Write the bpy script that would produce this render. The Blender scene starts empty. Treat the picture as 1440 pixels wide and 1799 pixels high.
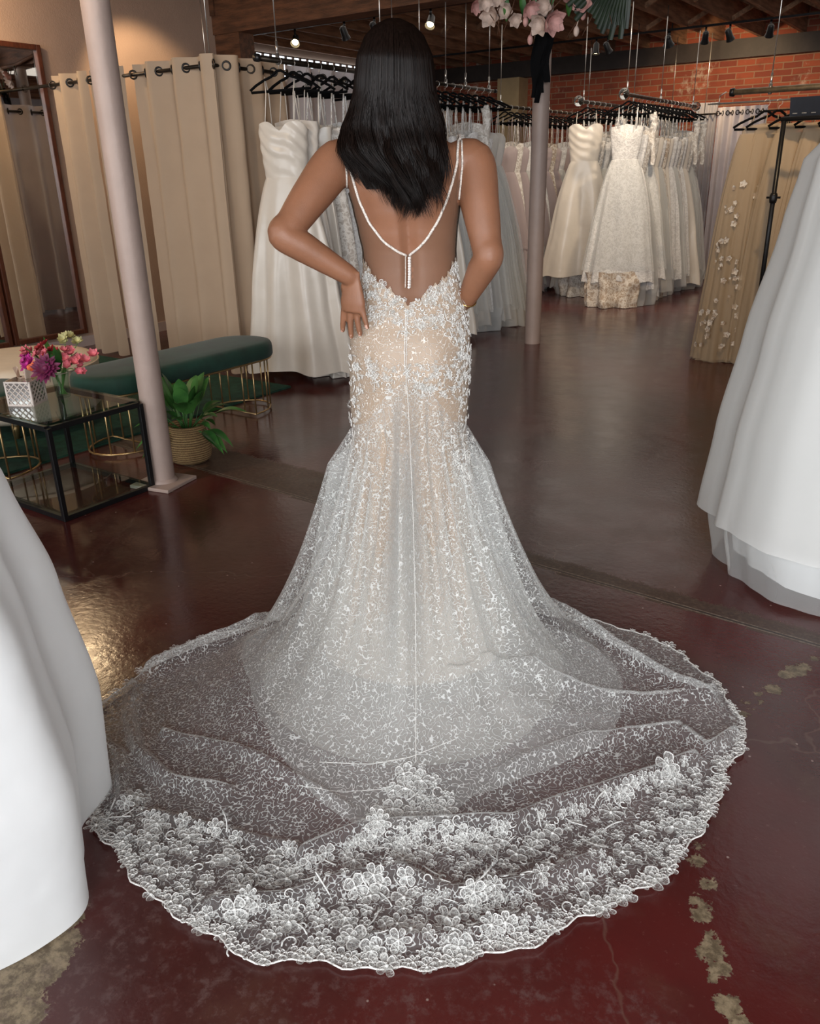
import bpy, bmesh, math, random
from mathutils import Vector, Matrix, noise
from mathutils.bvhtree import BVHTree

PI = math.pi
SC = bpy.context.scene
COL = SC.collection
R = math.radians

# ------------------------------------------------------------------ camera
FPX = 1440.0
PITCH = math.atan(FPX / 3500.0)
ROLL = math.atan(76 / 3500.0)
YAW = R(35)
CAM = Vector((0, 0, 1.4))


def L(x, y, z=0.0):
    """viewer-aligned floor coordinates -> building coordinates"""
    return Vector((x * math.cos(YAW) - y * math.sin(YAW), x * math.sin(YAW) + y * math.cos(YAW), z))


_fw = Vector((0, math.cos(PITCH), -math.sin(PITCH)))
_r0 = Vector((1, 0, 0))
_u0 = _r0.cross(_fw)
_q = Matrix.Rotation(ROLL, 3, _fw)
_r, _u = _q @ _r0, _q @ _u0
if Vector((0, 0, -1)).dot(_r) < 0:
    _q = Matrix.Rotation(-ROLL, 3, _fw)
    _r, _u = _q @ _r0, _q @ _u0
cam_d = bpy.data.cameras.new('camera')
cam = bpy.data.objects.new('camera', cam_d)
COL.objects.link(cam)
cam_d.sensor_fit = 'HORIZONTAL'
cam_d.sensor_width = 36
cam_d.lens = 36 * FPX / 1440
cam_d.clip_start = 0.05
_R, _U, _F = L(*_r), L(*_u), L(*_fw)
m3 = Matrix((_R, _U, -_F)).transposed()
cam.matrix_world = Matrix.Translation(CAM) @ m3.to_4x4()
SC.camera = cam


def ray(x, y):
    return (_fw + _r * ((x - 720) / FPX) + _u * ((899.5 - y) / FPX)).normalized()


def gl(x, y, z=0.0):
    """photo pixel on the horizontal plane z, viewer-aligned coordinates"""
    d = ray(x, y)
    t = (z - CAM.z) / d.z
    return CAM + d * t


def gw(x, y, z=0.0):
    p = gl(x, y, z)
    return L(p.x, p.y, p.z)


def py(x, y, Y):
    d = ray(x, y)
    return CAM + d * (Y / d.y)


# ------------------------------------------------------------------ exposure and light
SC.view_settings.view_transform = 'Standard'
SC.view_settings.look = 'None'
SC.view_settings.exposure = 0.0
SC.view_settings.gamma = 1
SC.view_settings.use_curve_mapping = False
SC.cycles.transparent_max_bounces = 32
SC.cycles.max_bounces = 8
SC.cycles.sample_clamp_indirect = 6

world = bpy.data.worlds.new('world')
SC.world = world
world.use_nodes = True
world.node_tree.nodes['Background'].inputs[0].default_value = (0.85, 0.87, 0.92, 1)
world.node_tree.nodes['Background'].inputs[1].default_value = 0.4


def area(name, loc, target, sx, sy, power, color):
    l = bpy.data.lights.new(name, 'AREA')
    l.shape = 'RECTANGLE'
    l.size, l.size_y = sx, sy
    l.energy = power
    l.color = color
    o = bpy.data.objects.new(name, l)
    COL.objects.link(o)
    o.location = loc
    o.rotation_euler = (Vector(target) - Vector(loc)).to_track_quat('-Z', 'Y').to_euler()
    return o


def spot(name, loc, target, power, color, angle=70, blend=0.6, size=0.04):
    l = bpy.data.lights.new(name, 'SPOT')
    l.energy = power
    l.color = color
    l.spot_size = R(angle)
    l.spot_blend = blend
    l.shadow_soft_size = size
    o = bpy.data.objects.new(name, l)
    COL.objects.link(o)
    o.location = loc
    o.rotation_euler = (Vector(target) - Vector(loc)).to_track_quat('-Z', 'Y').to_euler()
    return o


# daylight entering the storefront windows behind the viewer
area('daylight_window', (-2.6, -2.35, 1.75), (-2.4, 4.0, 0.7), 4.6, 2.5, 200, (0.95, 0.975, 1.0))
area('daylight_window_right', (2.2, -2.35, 1.75), (1.0, 4.0, 0.7), 3.6, 2.5, 380, (0.95, 0.975, 1.0))
# added soft fill below the closed ceiling of the far hall
area('hall_fill', (-3.9, 9.6, 2.9), (-3.9, 9.6, 0), 6.0, 4.4, 60, (1.0, 0.90, 0.80))
WARM = (1.0, 0.72, 0.42)

# ------------------------------------------------------------------ materials


def new_mat(name):
    m = bpy.data.materials.new(name)
    m.use_nodes = True
    nt = m.node_tree
    nt.nodes.clear()
    out = nt.nodes.new('ShaderNodeOutputMaterial')
    return m, nt, out


class N:
    """small node helper"""

    def __init__(s, nt):
        s.nt = nt

    def n(s, kind, **kw):
        nd = s.nt.nodes.new(kind)
        for k, v in kw.items():
            if k.startswith('i_'):
                k = k[2:]
                key = int(k) if k.isdigit() else k.replace('_', ' ')
                sock = nd.inputs[key]
                if isinstance(v, bpy.types.NodeSocket):
                    s.nt.links.new(v, sock)
                else:
                    sock.default_value = v
            else:
                setattr(nd, k, v)
        return nd

    def math(s, op, a, b=0.0, c=None, clamp=False):
        nd = s.nt.nodes.new('ShaderNodeMath')
        nd.operation = op
        nd.use_clamp = clamp
        for i, v in enumerate((a, b) if c is None else (a, b, c)):
            if isinstance(v, bpy.types.NodeSocket):
                s.nt.links.new(v, nd.inputs[i])
            else:
                nd.inputs[i].default_value = v
        return nd.outputs[0]

    def mixc(s, f, a, b):
        nd = s.nt.nodes.new('ShaderNodeMix')
        nd.data_type = 'RGBA'
        for i, v in ((0, f), (6, a), (7, b)):
            if isinstance(v, bpy.types.NodeSocket):
                s.nt.links.new(v, nd.inputs[i])
            else:
                nd.inputs[i].default_value = v if i == 0 else (*v[:3], 1)
        return nd.outputs[2]

    def rng(s, v, a, b, c=0.0, d=1.0, smooth=True):
        nd = s.nt.nodes.new('ShaderNodeMapRange')
        nd.interpolation_type = 'SMOOTHSTEP' if smooth else 'LINEAR'
        s.nt.links.new(v, nd.inputs[0])
        for i, q in enumerate((a, b, c, d)):
            nd.inputs[i + 1].default_value = q
        return nd.outputs[0]

    def link(s, a, b):
        s.nt.links.new(a, b)

    def noise(s, co, scale, detail=2, rough=0.5, out=0):
        nd = s.n('ShaderNodeTexNoise', i_Scale=scale, i_Detail=detail, i_Roughness=rough)
        s.link(co, nd.inputs['Vector'])
        return nd.outputs[out]


def c4(c):
    return (*c, 1)


def pmat(name, col, rough=0.5, metal=0.0, var=0.08, vscale=6, bump=0.0, bscale=40, spec=0.5, coat=0.0, sheen=0.0,
         trans=0.0, emit=None, es=0.0, stretch=None, alpha=1.0):
    m, nt, out = new_mat(name)
    k = N(nt)
    co = k.n('ShaderNodeTexCoord').outputs['Object']
    if stretch:
        mp = k.n('ShaderNodeMapping')
        k.link(co, mp.inputs[0])
        mp.inputs['Scale'].default_value = stretch
        co = mp.outputs[0]
    bs = k.n('ShaderNodeBsdfPrincipled', i_Roughness=rough, i_Metallic=metal)
    bs.inputs['Specular IOR Level'].default_value = spec
    bs.inputs['Coat Weight'].default_value = coat
    bs.inputs['Sheen Weight'].default_value = sheen
    bs.inputs['Transmission Weight'].default_value = trans
    bs.inputs['Alpha'].default_value = alpha
    if var:
        nz = k.noise(co, vscale, 4, 0.6)
        f = k.rng(nz, 0.3, 0.7)
        k.link(k.mixc(f, [x * (1 - var) for x in col], [min(1, x * (1 + var)) for x in col]), bs.inputs['Base Color'])
    else:
        bs.inputs['Base Color'].default_value = c4(col)
    if bump:
        b = k.n('ShaderNodeBump', i_Strength=1.0, i_Distance=bump)
        k.link(k.noise(co, bscale, 3, 0.6), b.inputs['Height'])
        k.link(b.outputs[0], bs.inputs['Normal'])
    if emit:
        bs.inputs['Emission Color'].default_value = c4(emit)
        bs.inputs['Emission Strength'].default_value = es
    k.link(bs.outputs[0], out.inputs[0])
    return m


def vermicelli(k, co, scale, w0=0.012, w1=0.03):
    """winding cord lines and sequin dots, both 0..1"""
    ndist = k.noise(co, scale * 0.5, 1, 0.5, 1)
    a = k.n('ShaderNodeVectorMath', operation='SCALE')
    k.link(ndist, a.inputs[0])
    a.inputs['Scale'].default_value = 0.6 / scale
    s = k.n('ShaderNodeVectorMath', operation='ADD')
    k.link(co, s.inputs[0])
    k.link(a.outputs[0], s.inputs[1])
    n1 = k.noise(s.outputs[0], scale, 0.0)
    l1 = k.math('ABSOLUTE', k.math('SUBTRACT', n1, 0.5))
    lines = k.rng(l1, w0, w1, 1, 0)
    v = k.n('ShaderNodeTexVoronoi', i_Scale=scale * 0.75)
    k.link(co, v.inputs['Vector'])
    sep = k.n('ShaderNodeSeparateColor')
    k.link(v.outputs['Color'], sep.inputs[0])
    dots = k.math('MULTIPLY', k.rng(v.outputs['Distance'], 0.12, 0.20, 1, 0), k.math('GREATER_THAN', sep.outputs[0], 0.55))
    return lines, dots


def cloth(name, col, base=0.2, lines=0.8, scale=95, rough=0.6, pattern=True, transl=0.3, haze_scale=3.0, w=(0.012, 0.03), dotw=1.0):
    """sheer fabric: a see-through net carrying opaque embroidered cord"""
    m, nt, out = new_mat(name)
    k = N(nt)
    co = k.n('ShaderNodeTexCoord').outputs['Object']
    tr = k.n('ShaderNodeBsdfTransparent')
    df = k.n('ShaderNodeBsdfPrincipled', i_Roughness=rough)
    df.inputs['Base Color'].default_value = c4(col)
    df.inputs['Specular IOR Level'].default_value = 0.35
    tl = k.n('ShaderNodeBsdfTranslucent')
    tl.inputs[0].default_value = c4(col)
    body = k.n('ShaderNodeMixShader', i_0=transl)
    k.link(df.outputs[0], body.inputs[1])
    k.link(tl.outputs[0], body.inputs[2])
    # net looks denser where it is seen edge-on
    lw = k.n('ShaderNodeLayerWeight', i_Blend=0.35)
    net = k.math('ADD', base, k.math('MULTIPLY', k.math('POWER', lw.outputs['Facing'], 1.6), 0.60))
    if pattern:
        ln, dt = vermicelli(k, co, scale, *w)
        a = k.math('ADD', net, k.math('MULTIPLY', ln, lines))
        a = k.math('ADD', a, k.math('MULTIPLY', dt, dotw), clamp=True)
        r = k.math('SUBTRACT', rough, k.math('MULTIPLY', dt, 0.25))
        k.link(r, df.inputs['Roughness'])
        bm = k.n('ShaderNodeBump', i_Distance=0.0015)
        k.link(k.math('ADD', ln, dt), bm.inputs['Height'])
        k.link(bm.outputs[0], df.inputs['Normal'])
    else:
        a = k.math('ADD', net, 0.0, clamp=True)
    mx = k.n('ShaderNodeMixShader')
    k.link(a, mx.inputs[0])
    k.link(tr.outputs[0], mx.inputs[1])
    k.link(body.outputs[0], mx.inputs[2])
    k.link(mx.outputs[0], out.inputs[0])
    return m


def lined_lace(name, under, over, scale=95, w=(0.012, 0.034), floral=0.0, fscale=9, rough=0.5):
    """opaque lining in one colour below embroidered cord of another"""
    m, nt, out = new_mat(name)
    k = N(nt)
    co = k.n('ShaderNodeTexCoord').outputs['Object']
    bs = k.n('ShaderNodeBsdfPrincipled', i_Roughness=rough)
    bs.inputs['Specular IOR Level'].default_value = 0.35
    ln, dt = vermicelli(k, co, scale, *w)
    a = k.math('ADD', k.math('MULTIPLY', ln, 0.6), dt, clamp=True)
    if floral:
        nz = k.noise(co, fscale, 3, 0.65)
        rg = k.rng(k.math('ABSOLUTE', k.math('SUBTRACT', nz, 0.5)), 0.02, 0.06, 1, 0)
        a = k.math('MAXIMUM', a, k.math('MULTIPLY', rg, floral))
    k.link(k.mixc(a, under, over), bs.inputs['Base Color'])
    bm = k.n('ShaderNodeBump', i_Distance=0.002)
    k.link(a, bm.inputs['Height'])
    k.link(bm.outputs[0], bs.inputs['Normal'])
    k.link(bs.outputs[0], out.inputs[0])
    return m


def silk(name, col, rough=0.35, transl=0.12, sheen=0.3):
    m, nt, out = new_mat(name)
    k = N(nt)
    co = k.n('ShaderNodeTexCoord').outputs['Object']
    bs = k.n('ShaderNodeBsdfPrincipled', i_Roughness=rough)
    bs.inputs['Sheen Weight'].default_value = sheen
    nz = k.noise(co, 5, 3, 0.6)
    k.link(k.mixc(k.rng(nz, 0.3, 0.7), [c * 0.95 for c in col], col), bs.inputs['Base Color'])
    bm = k.n('ShaderNodeBump', i_Distance=0.012, i_Strength=0.6)
    k.link(k.noise(co, 7, 2, 0.5), bm.inputs['Height'])
    k.link(bm.outputs[0], bs.inputs['Normal'])
    tl = k.n('ShaderNodeBsdfTranslucent')
    tl.inputs[0].default_value = c4(col)
    mx = k.n('ShaderNodeMixShader', i_0=transl)
    k.link(bs.outputs[0], mx.inputs[1])
    k.link(tl.outputs[0], mx.inputs[2])
    k.link(mx.outputs[0], out.inputs[0])
    return m


def floor_mat():
    m, nt, out = new_mat('stained_concrete')
    k = N(nt)
    co = k.n('ShaderNodeTexCoord').outputs['Object']
    big = k.noise(co, 0.9, 4, 0.6)
    mid = k.noise(co, 5, 5, 0.65)
    fine = k.noise(co, 60, 3, 0.7)
    c = k.mixc(k.rng(big, 0.35, 0.68), (0.080, 0.013, 0.0115), (0.042, 0.0115, 0.010))
    c = k.mixc(k.math('MULTIPLY', k.rng(mid, 0.5, 0.75), 0.45), c, (0.075, 0.032, 0.020))
    c = k.mixc(k.math('MULTIPLY', k.rng(fine, 0.60, 0.75), 0.30), c, (0.16, 0.075, 0.065))

    def att(nm):
        return k.n('ShaderNodeAttribute', attribute_name=nm).outputs['Fac']
    jag = k.math('ADD', k.math('MULTIPLY', k.math('SUBTRACT', k.noise(co, 60, 5, 0.75), 0.5), 3.0),
                 k.math('MULTIPLY', k.math('SUBTRACT', k.noise(co, 14, 2, 0.6), 0.5), 1.4))
    # brown strip of bare concrete beyond the saw-cut joint
    st = k.rng(k.math('ADD', att('strip'), k.math('MULTIPLY', jag, 0.35)), 0.35, 0.65)
    brown = k.mixc(k.rng(fine, 0.4, 0.7), (0.040, 0.026, 0.017), (0.095, 0.066, 0.042))
    c = k.mixc(k.math('MULTIPLY', st, 0.75), c, brown)
    # peeled paint
    pt = k.rng(k.math('ADD', att('patch'), jag), 0.35, 0.5)
    tan = k.mixc(k.rng(k.noise(co, 40, 5, 0.75), 0.38, 0.65), (0.085, 0.060, 0.034), (0.24, 0.185, 0.115))
    c = k.mixc(pt, c, tan)
    # grey scuffs
    wn = k.math('MULTIPLY', att('worn'), k.rng(k.noise(co, 28, 6, 0.75), 0.48, 0.66))
    c = k.mixc(k.math('MULTIPLY', wn, 0.5), c, (0.13, 0.085, 0.08))
    # joint line
    sx = k.n('ShaderNodeSeparateXYZ')
    k.link(co, sx.inputs[0])
    ln = k.math('ABSOLUTE', k.math('SUBTRACT', sx.outputs[1],
                                   k.math('ADD', 2.545, k.math('MULTIPLY', sx.outputs[0], -0.048))))
    jl = k.rng(k.math('ADD', ln, k.math('MULTIPLY', k.math('SUBTRACT', fine, 0.5), 0.008)), 0.0035, 0.006, 1, 0)
    c = k.mixc(k.math('MULTIPLY', jl, 0.85), c, (0.020, 0.012, 0.010))
    jl2 = k.rng(k.math('ADD', k.math('ABSOLUTE', k.math('SUBTRACT', ln, 0.008)), k.math('MULTIPLY', k.math('SUBTRACT', fine, 0.5), 0.02)), 0.0, 0.004, 1, 0)
    c = k.mixc(k.math('MULTIPLY', jl2, 0.7), c, (0.26, 0.20, 0.15))
    # hairline cracks
    vo = k.n('ShaderNodeTexVoronoi', feature='DISTANCE_TO_EDGE', i_Scale=0.8)
    wv = k.n('ShaderNodeVectorMath', operation='ADD')
    sc = k.n('ShaderNodeVectorMath', operation='SCALE')
    k.link(k.noise(co, 3, 4, 0.6, 1), sc.inputs[0])
    sc.inputs['Scale'].default_value = 0.35
    k.link(co, wv.inputs[0])
    k.link(sc.outputs[0], wv.inputs[1])
    k.link(wv.outputs[0], vo.inputs['Vector'])
    cr = k.rng(vo.outputs['Distance'], 0.0, 0.006, 1, 0)
    c = k.mixc(k.math('MULTIPLY', cr, 0.35), c, (0.13, 0.08, 0.06))
    # scattered chips
    vv = k.n('ShaderNodeTexVoronoi', i_Scale=22)
    k.link(co, vv.inputs['Vector'])
    sp = k.n('ShaderNodeSeparateColor')
    k.link(vv.outputs['Color'], sp.inputs[0])
    ch = k.math('MULTIPLY', k.rng(vv.outputs['Distance'], 0.05, 0.09, 1, 0), k.math('GREATER_THAN', sp.outputs[0], 0.86))
    c = k.mixc(ch, c, (0.24, 0.17, 0.15))
    bs = k.n('ShaderNodeBsdfPrincipled')
    k.link(c, bs.inputs['Base Color'])
    rg = k.math('ADD', k.rng(mid, 0.3, 0.7, 0.15, 0.25), k.math('MULTIPLY', k.math('MAXIMUM', pt, st), 0.22))
    rg = k.math('ADD', rg, k.math('MULTIPLY', att('worn'), 0.15))
    k.link(rg, bs.inputs['Roughness'])
    bs.inputs['Specular IOR Level'].default_value = 0.5
    bm = k.n('ShaderNodeBump', i_Distance=0.0025, i_Strength=0.55)
    h = k.math('ADD', k.math('MULTIPLY', k.noise(co, 40, 3, 0.6), 0.5), k.math('MULTIPLY', pt, -0.5))
    k.link(h, bm.inputs['Height'])
    k.link(bm.outputs[0], bs.inputs['Normal'])
    k.link(bs.outputs[0], out.inputs[0])
    return m


def brick_mat():
    m, nt, out = new_mat('old_brick')
    k = N(nt)
    co = k.n('ShaderNodeTexCoord').outputs['Object']
    sx = k.n('ShaderNodeSeparateXYZ')
    k.link(co, sx.inputs[0])
    cb = k.n('ShaderNodeCombineXYZ')
    k.link(sx.outputs[0], cb.inputs[0])
    k.link(sx.outputs[2], cb.inputs[1])
    dz = k.noise(co, 6, 2, 0.5, 1)
    sc = k.n('ShaderNodeVectorMath', operation='SCALE')
    k.link(dz, sc.inputs[0])
    sc.inputs['Scale'].default_value = 0.012
    ad = k.n('ShaderNodeVectorMath', operation='ADD')
    k.link(cb.outputs[0], ad.inputs[0])
    k.link(sc.outputs[0], ad.inputs[1])
    b = k.n('ShaderNodeTexBrick', i_Scale=1.0)
    b.inputs['Color1'].default_value = (0.33, 0.075, 0.032, 1)
    b.inputs['Color2'].default_value = (0.20, 0.042, 0.022, 1)
    b.inputs['Mortar'].default_value = (0.30, 0.17, 0.10, 1)
    b.inputs['Mortar Size'].default_value = 0.007
    b.inputs['Brick Width'].default_value = 0.24
    b.inputs['Row Height'].default_value = 0.079
    b.inputs['Bias'].default_value = 0.0
    k.link(ad.outputs[0], b.inputs['Vector'])
    pat = k.math('MULTIPLY', k.rng(k.noise(co, 2.2, 5, 0.7), 0.56, 0.68), k.rng(k.noise(co, 14, 3, 0.6), 0.42, 0.6))
    c = k.mixc(k.math('MULTIPLY', pat, 0.8), b.outputs[0], (0.52, 0.40, 0.30))
    c = k.mixc(k.math('MULTIPLY', k.rng(k.noise(co, 5, 3, 0.6), 0.5, 0.8), 0.5), c, (0.12, 0.03, 0.02))
    bs = k.n('ShaderNodeBsdfPrincipled', i_Roughness=0.85)
    k.link(c, bs.inputs['Base Color'])
    bm = k.n('ShaderNodeBump', i_Distance=0.006)
    k.link(k.math('SUBTRACT', k.math('MULTIPLY', k.noise(co, 30, 4, 0.6), 0.4), b.outputs['Fac']), bm.inputs['Height'])
    k.link(bm.outputs[0], bs.inputs['Normal'])
    k.link(bs.outputs[0], out.inputs[0])
    return m


def basket_mat():
    m, nt, out = new_mat('woven_seagrass')
    k = N(nt)
    co = k.n('ShaderNodeTexCoord').outputs['Object']
    w = k.n('ShaderNodeTexWave', wave_type='BANDS', bands_direction='Z', i_Scale=26, i_Distortion=3.5)
    w.inputs['Detail'].default_value = 3
    w.inputs['Detail Scale'].default_value = 14
    k.link(co, w.inputs[0])
    c = k.mixc(w.outputs['Fac'], (0.16, 0.085, 0.03), (0.50, 0.32, 0.14))
    bs = k.n('ShaderNodeBsdfPrincipled', i_Roughness=0.75)
    k.link(c, bs.inputs['Base Color'])
    bm = k.n('ShaderNodeBump', i_Distance=0.008)
    k.link(w.outputs['Fac'], bm.inputs['Height'])
    k.link(bm.outputs[0], bs.inputs['Normal'])
    k.link(bs.outputs[0], out.inputs[0])
    return m


def leaf_mat(name, a, b):
    m = pmat(name, a, 0.4, var=0.0)
    nt = m.node_tree
    k = N(nt)
    bs = [n for n in nt.nodes if n.type == 'BSDF_PRINCIPLED'][0]
    co = k.n('ShaderNodeTexCoord').outputs['Object']
    k.link(k.mixc(k.rng(k.noise(co, 9, 3), 0.35, 0.65), a, b), bs.inputs['Base Color'])
    return m


M = {}
M['floor'] = floor_mat()
M['brick'] = brick_mat()
M['plaster'] = pmat('taupe_plaster', (0.36, 0.25, 0.19), 0.85, var=0.05, vscale=2, bump=0.002, bscale=80)
M['plaster_yellow'] = pmat('yellow_plaster', (0.42, 0.31, 0.17), 0.85, var=0.06)
M['white_paint'] = pmat('white_wall_paint', (0.6, 0.6, 0.6), 0.8, var=0.03)
M['baseboard'] = pmat('pale_baseboard', (0.42, 0.34, 0.32), 0.6, var=0.04)
M['post'] = pmat('column_paint', (0.33, 0.25, 0.215), 0.5, var=0.07, vscale=4, bump=0.003, bscale=14)
M['wood'] = pmat('old_beam_wood', (0.10, 0.040, 0.018), 0.6, var=0.45, vscale=3, bump=0.006, bscale=20, stretch=(1.2, 8, 8))
M['joist'] = pmat('joist_wood', (0.30, 0.165, 0.095), 0.75, var=0.4, vscale=3, bump=0.004, bscale=20, stretch=(8, 1, 8))
M['steel_dark'] = pmat('dark_ledger', (0.030, 0.021, 0.018), 0.6, var=0.25)
M['black_metal'] = pmat('black_metal', (0.012, 0.012, 0.013), 0.38, metal=0.4, var=0.1)
M['bronze'] = pmat('dark_bronze_pipe', (0.035, 0.027, 0.020), 0.35, metal=0.7, var=0.3, vscale=20)
M['brass_pipe'] = pmat('aged_brass_pipe', (0.25, 0.19, 0.12), 0.4, metal=0.7, var=0.3, vscale=12)
M['silver'] = pmat('silver_wire', (0.55, 0.54, 0.52), 0.3, metal=0.9, var=0.05)
M['gold'] = pmat('brushed_gold', (0.52, 0.36, 0.17), 0.32, metal=0.85, var=0.06)
M['velvet_black'] = pmat('black_velvet', (0.0035, 0.0035, 0.004), 0.9, var=0.0, spec=0.1)
M['velvet_green'] = pmat('green_velvet', (0.003, 0.036, 0.023), 0.75, var=0.35, vscale=5, sheen=0.12)
M['rug'] = pmat('green_rug', (0.010, 0.062, 0.038), 0.95, var=0.3, vscale=18, bump=0.006, bscale=220)
M['cream'] = pmat('cream_upholstery', (0.78, 0.68, 0.54), 0.7, var=0.04)
M['glass'] = pmat('clear_glass', (0.93, 0.97, 0.95), 0.02, var=0.0, trans=1.0)


def pane_mat():
    """thin sheet glass: clear with a fresnel reflection"""
    m, nt, out = new_mat('sheet_glass')
    k = N(nt)
    tr = k.n('ShaderNodeBsdfTransparent')
    tr.inputs[0].default_value = (0.86, 0.93, 0.90, 1)
    gs = k.n('ShaderNodeBsdfGlossy', i_Roughness=0.02)
    fr = k.n('ShaderNodeFresnel', i_IOR=1.45)
    mx = k.n('ShaderNodeMixShader')
    gm = k.n('ShaderNodeNewGeometry')
    k.link(k.math('MULTIPLY', fr.outputs[0], k.math('SUBTRACT', 1.0, gm.outputs['Backfacing'])), mx.inputs[0])
    k.link(tr.outputs[0], mx.inputs[1])
    k.link(gs.outputs[0], mx.inputs[2])
    k.link(mx.outputs[0], out.inputs[0])
    return m


M['pane'] = pane_mat()
M['mirror'] = pmat('mirror_glass', (0.86, 0.86, 0.84), 0.015, metal=1.0, var=0.0)
M['mirror_frame'] = pmat('mahogany_frame', (0.075, 0.022, 0.011), 0.4, var=0.3, stretch=(8, 8, 1.5))
M['basket'] = basket_mat()
M['leaf'] = leaf_mat('lily_leaf', (0.020, 0.085, 0.018), (0.055, 0.17, 0.035))
M['leaf_dark'] = leaf_mat('dark_leaf', (0.006, 0.014, 0.006), (0.012, 0.026, 0.009))
M['stem'] = pmat('flower_stem', (0.12, 0.24, 0.06), 0.5)
M['pink'] = pmat('pink_petal', (0.58, 0.13, 0.16), 0.6, var=0.3, vscale=30)
M['red'] = pmat('red_petal', (0.33, 0.022, 0.03), 0.6, var=0.3, vscale=30)
M['magenta'] = pmat('magenta_petal', (0.42, 0.02, 0.22), 0.6, var=0.3, vscale=30)
M['plum'] = pmat('plum_petal', (0.13, 0.008, 0.055), 0.6, var=0.3, vscale=30)
M['orange'] = pmat('orange_petal', (0.70, 0.13, 0.05), 0.6, var=0.3, vscale=30)
M['green_petal'] = pmat('green_cream_petal', (0.38, 0.36, 0.16), 0.6, var=0.3, vscale=30)
M['blush_petal'] = pmat('blush_magnolia', (0.55, 0.30, 0.27), 0.6, var=0.25, vscale=12)
M['pale_petal'] = pmat('pale_magnolia', (0.55, 0.42, 0.35), 0.6, var=0.25, vscale=12)
M['tissue'] = pmat('tissue_paper', (0.55, 0.44, 0.36), 0.8, var=0.04)
M['tile_pearl'] = pmat('pearl_lattice', (0.62, 0.55, 0.50), 0.35, var=0.06)
M['tile_mirror'] = pmat('mirror_tiles', (0.50, 0.50, 0.48), 0.12, metal=1.0, var=0.1, vscale=40)
M['caster'] = pmat('caster_rubber', (0.03, 0.03, 0.03), 0.5, var=0.1)
M['navy'] = pmat('navy_cloth', (0.010, 0.014, 0.024), 0.7, var=0.2)
M['thread'] = pmat('pale_thread', (0.3, 0.3, 0.3), 0.8)
M['curtain'] = silk('curtain_linen', (0.50, 0.375, 0.265), 0.75, 0.25, 0.1)
M['curtain_white'] = silk('curtain_white', (0.62, 0.58, 0.60), 0.75, 0.25, 0.1)
M['curtain_lilac'] = silk('curtain_lilac', (0.42, 0.41, 0.44), 0.75, 0.2, 0.1)
M['skin'] = pmat('skin', (0.22, 0.097, 0.052), 0.48, var=0.06, vscale=14, bump=0.0004, bscale=400, spec=0.4)
_b = M['skin'].node_tree.nodes['Principled BSDF']
_b.inputs['Subsurface Weight'].default_value = 0.12
_b.inputs['Subsurface Radius'].default_value = (0.02, 0.008, 0.004)
_b.inputs['Subsurface Scale'].default_value = 0.3
M['nail'] = pmat('finger_nail', (0.55, 0.33, 0.26), 0.25, var=0.0)
M['hair'] = pmat('dark_brown_hair', (0.0060, 0.0034, 0.0026), 0.36, var=0.4, vscale=30, spec=0.13, stretch=(6, 6, 1))
M['pearl'] = pmat('pearl_button', (0.75, 0.70, 0.66), 0.25, var=0.0, coat=0.5)
M['cord'] = pmat('beaded_strap', (0.66, 0.60, 0.54), 0.3, var=0.35, vscale=260, bump=0.003, bscale=300)
M['nude_net'] = cloth('nude_illusion_net', (0.27, 0.155, 0.10), base=0.38, pattern=False, transl=0.1)
M['sheath'] = lined_lace('lace_over_nude_lining', (0.36, 0.275, 0.205), (0.80, 0.75, 0.68), 105, w=(0.022, 0.055))
M['overlay'] = cloth('sequin_tulle', (0.84, 0.86, 0.85), base=0.10, lines=0.60, scale=98, w=(0.022, 0.062), dotw=.9)
M['petticoat'] = cloth('petticoat_tulle', (0.76, 0.73, 0.67), base=0.42, pattern=False)
M['underskirt'] = cloth('plain_tulle', (0.80, 0.82, 0.80), base=0.25, pattern=False)
M['applique'] = lined_lace('applique_lace', (0.74, 0.73, 0.70), (0.92, 0.915, 0.89), 220, (0.03, 0.07))
M['applique_hem'] = lined_lace('hem_cord_lace', (0.62, 0.62, 0.60), (0.82, 0.825, 0.81), 220, (0.03, 0.07))
M['applique_net'] = cloth('applique_net', (0.80, 0.81, 0.79), base=0.17, lines=.5, scale=160, w=(.03, .07), dotw=.5)
M['satin'] = silk('ivory_satin', (0.70, 0.64, 0.56), 0.30, 0.05)
M['crepe'] = silk('ivory_crepe', (0.68, 0.62, 0.55), 0.55, 0.1)
M['white_chiffon'] = silk('white_chiffon', (0.82, 0.835, 0.835), 0.6, 0.3)
M['lace_ivory'] = lined_lace('ivory_lace', (0.50, 0.45, 0.40), (0.78, 0.75, 0.70), 28, (0.03, 0.08), floral=0.9, fscale=14)
M['lace_white'] = lined_lace('white_lace', (0.62, 0.60, 0.58), (0.82, 0.81, 0.79), 34, (0.03, 0.08), floral=0.8, fscale=18)
M['lace_tan'] = lined_lace('champagne_lace', (0.42, 0.33, 0.25), (0.72, 0.66, 0.58), 26, (0.03, 0.08), floral=0.9, fscale=12)
M['tulle_white'] = cloth('white_tulle', (0.72, 0.72, 0.70), base=0.62, pattern=False)
M['tulle_grey'] = cloth('grey_tulle', (0.70, 0.69, 0.65), base=0.66, pattern=False)
M['tulle_sheer'] = cloth('sheer_tulle', (0.80, 0.815, 0.80), base=0.26, pattern=False)
M['tulle_blush'] = cloth('blush_tulle', (0.55, 0.46, 0.46), base=0.75, pattern=False)
M['tulle_tan'] = cloth('champagne_tulle', (0.60, 0.47, 0.32), base=0.55, pattern=False)
M['lining_tan'] = silk('champagne_lining', (0.48, 0.36, 0.24), 0.6, 0.3)
M['lamp_glow'] = pmat('lamp_glow', (1, 0.8, 0.5), 0.4, var=0, emit=(1, 0.78, 0.42), es=14)
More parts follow.
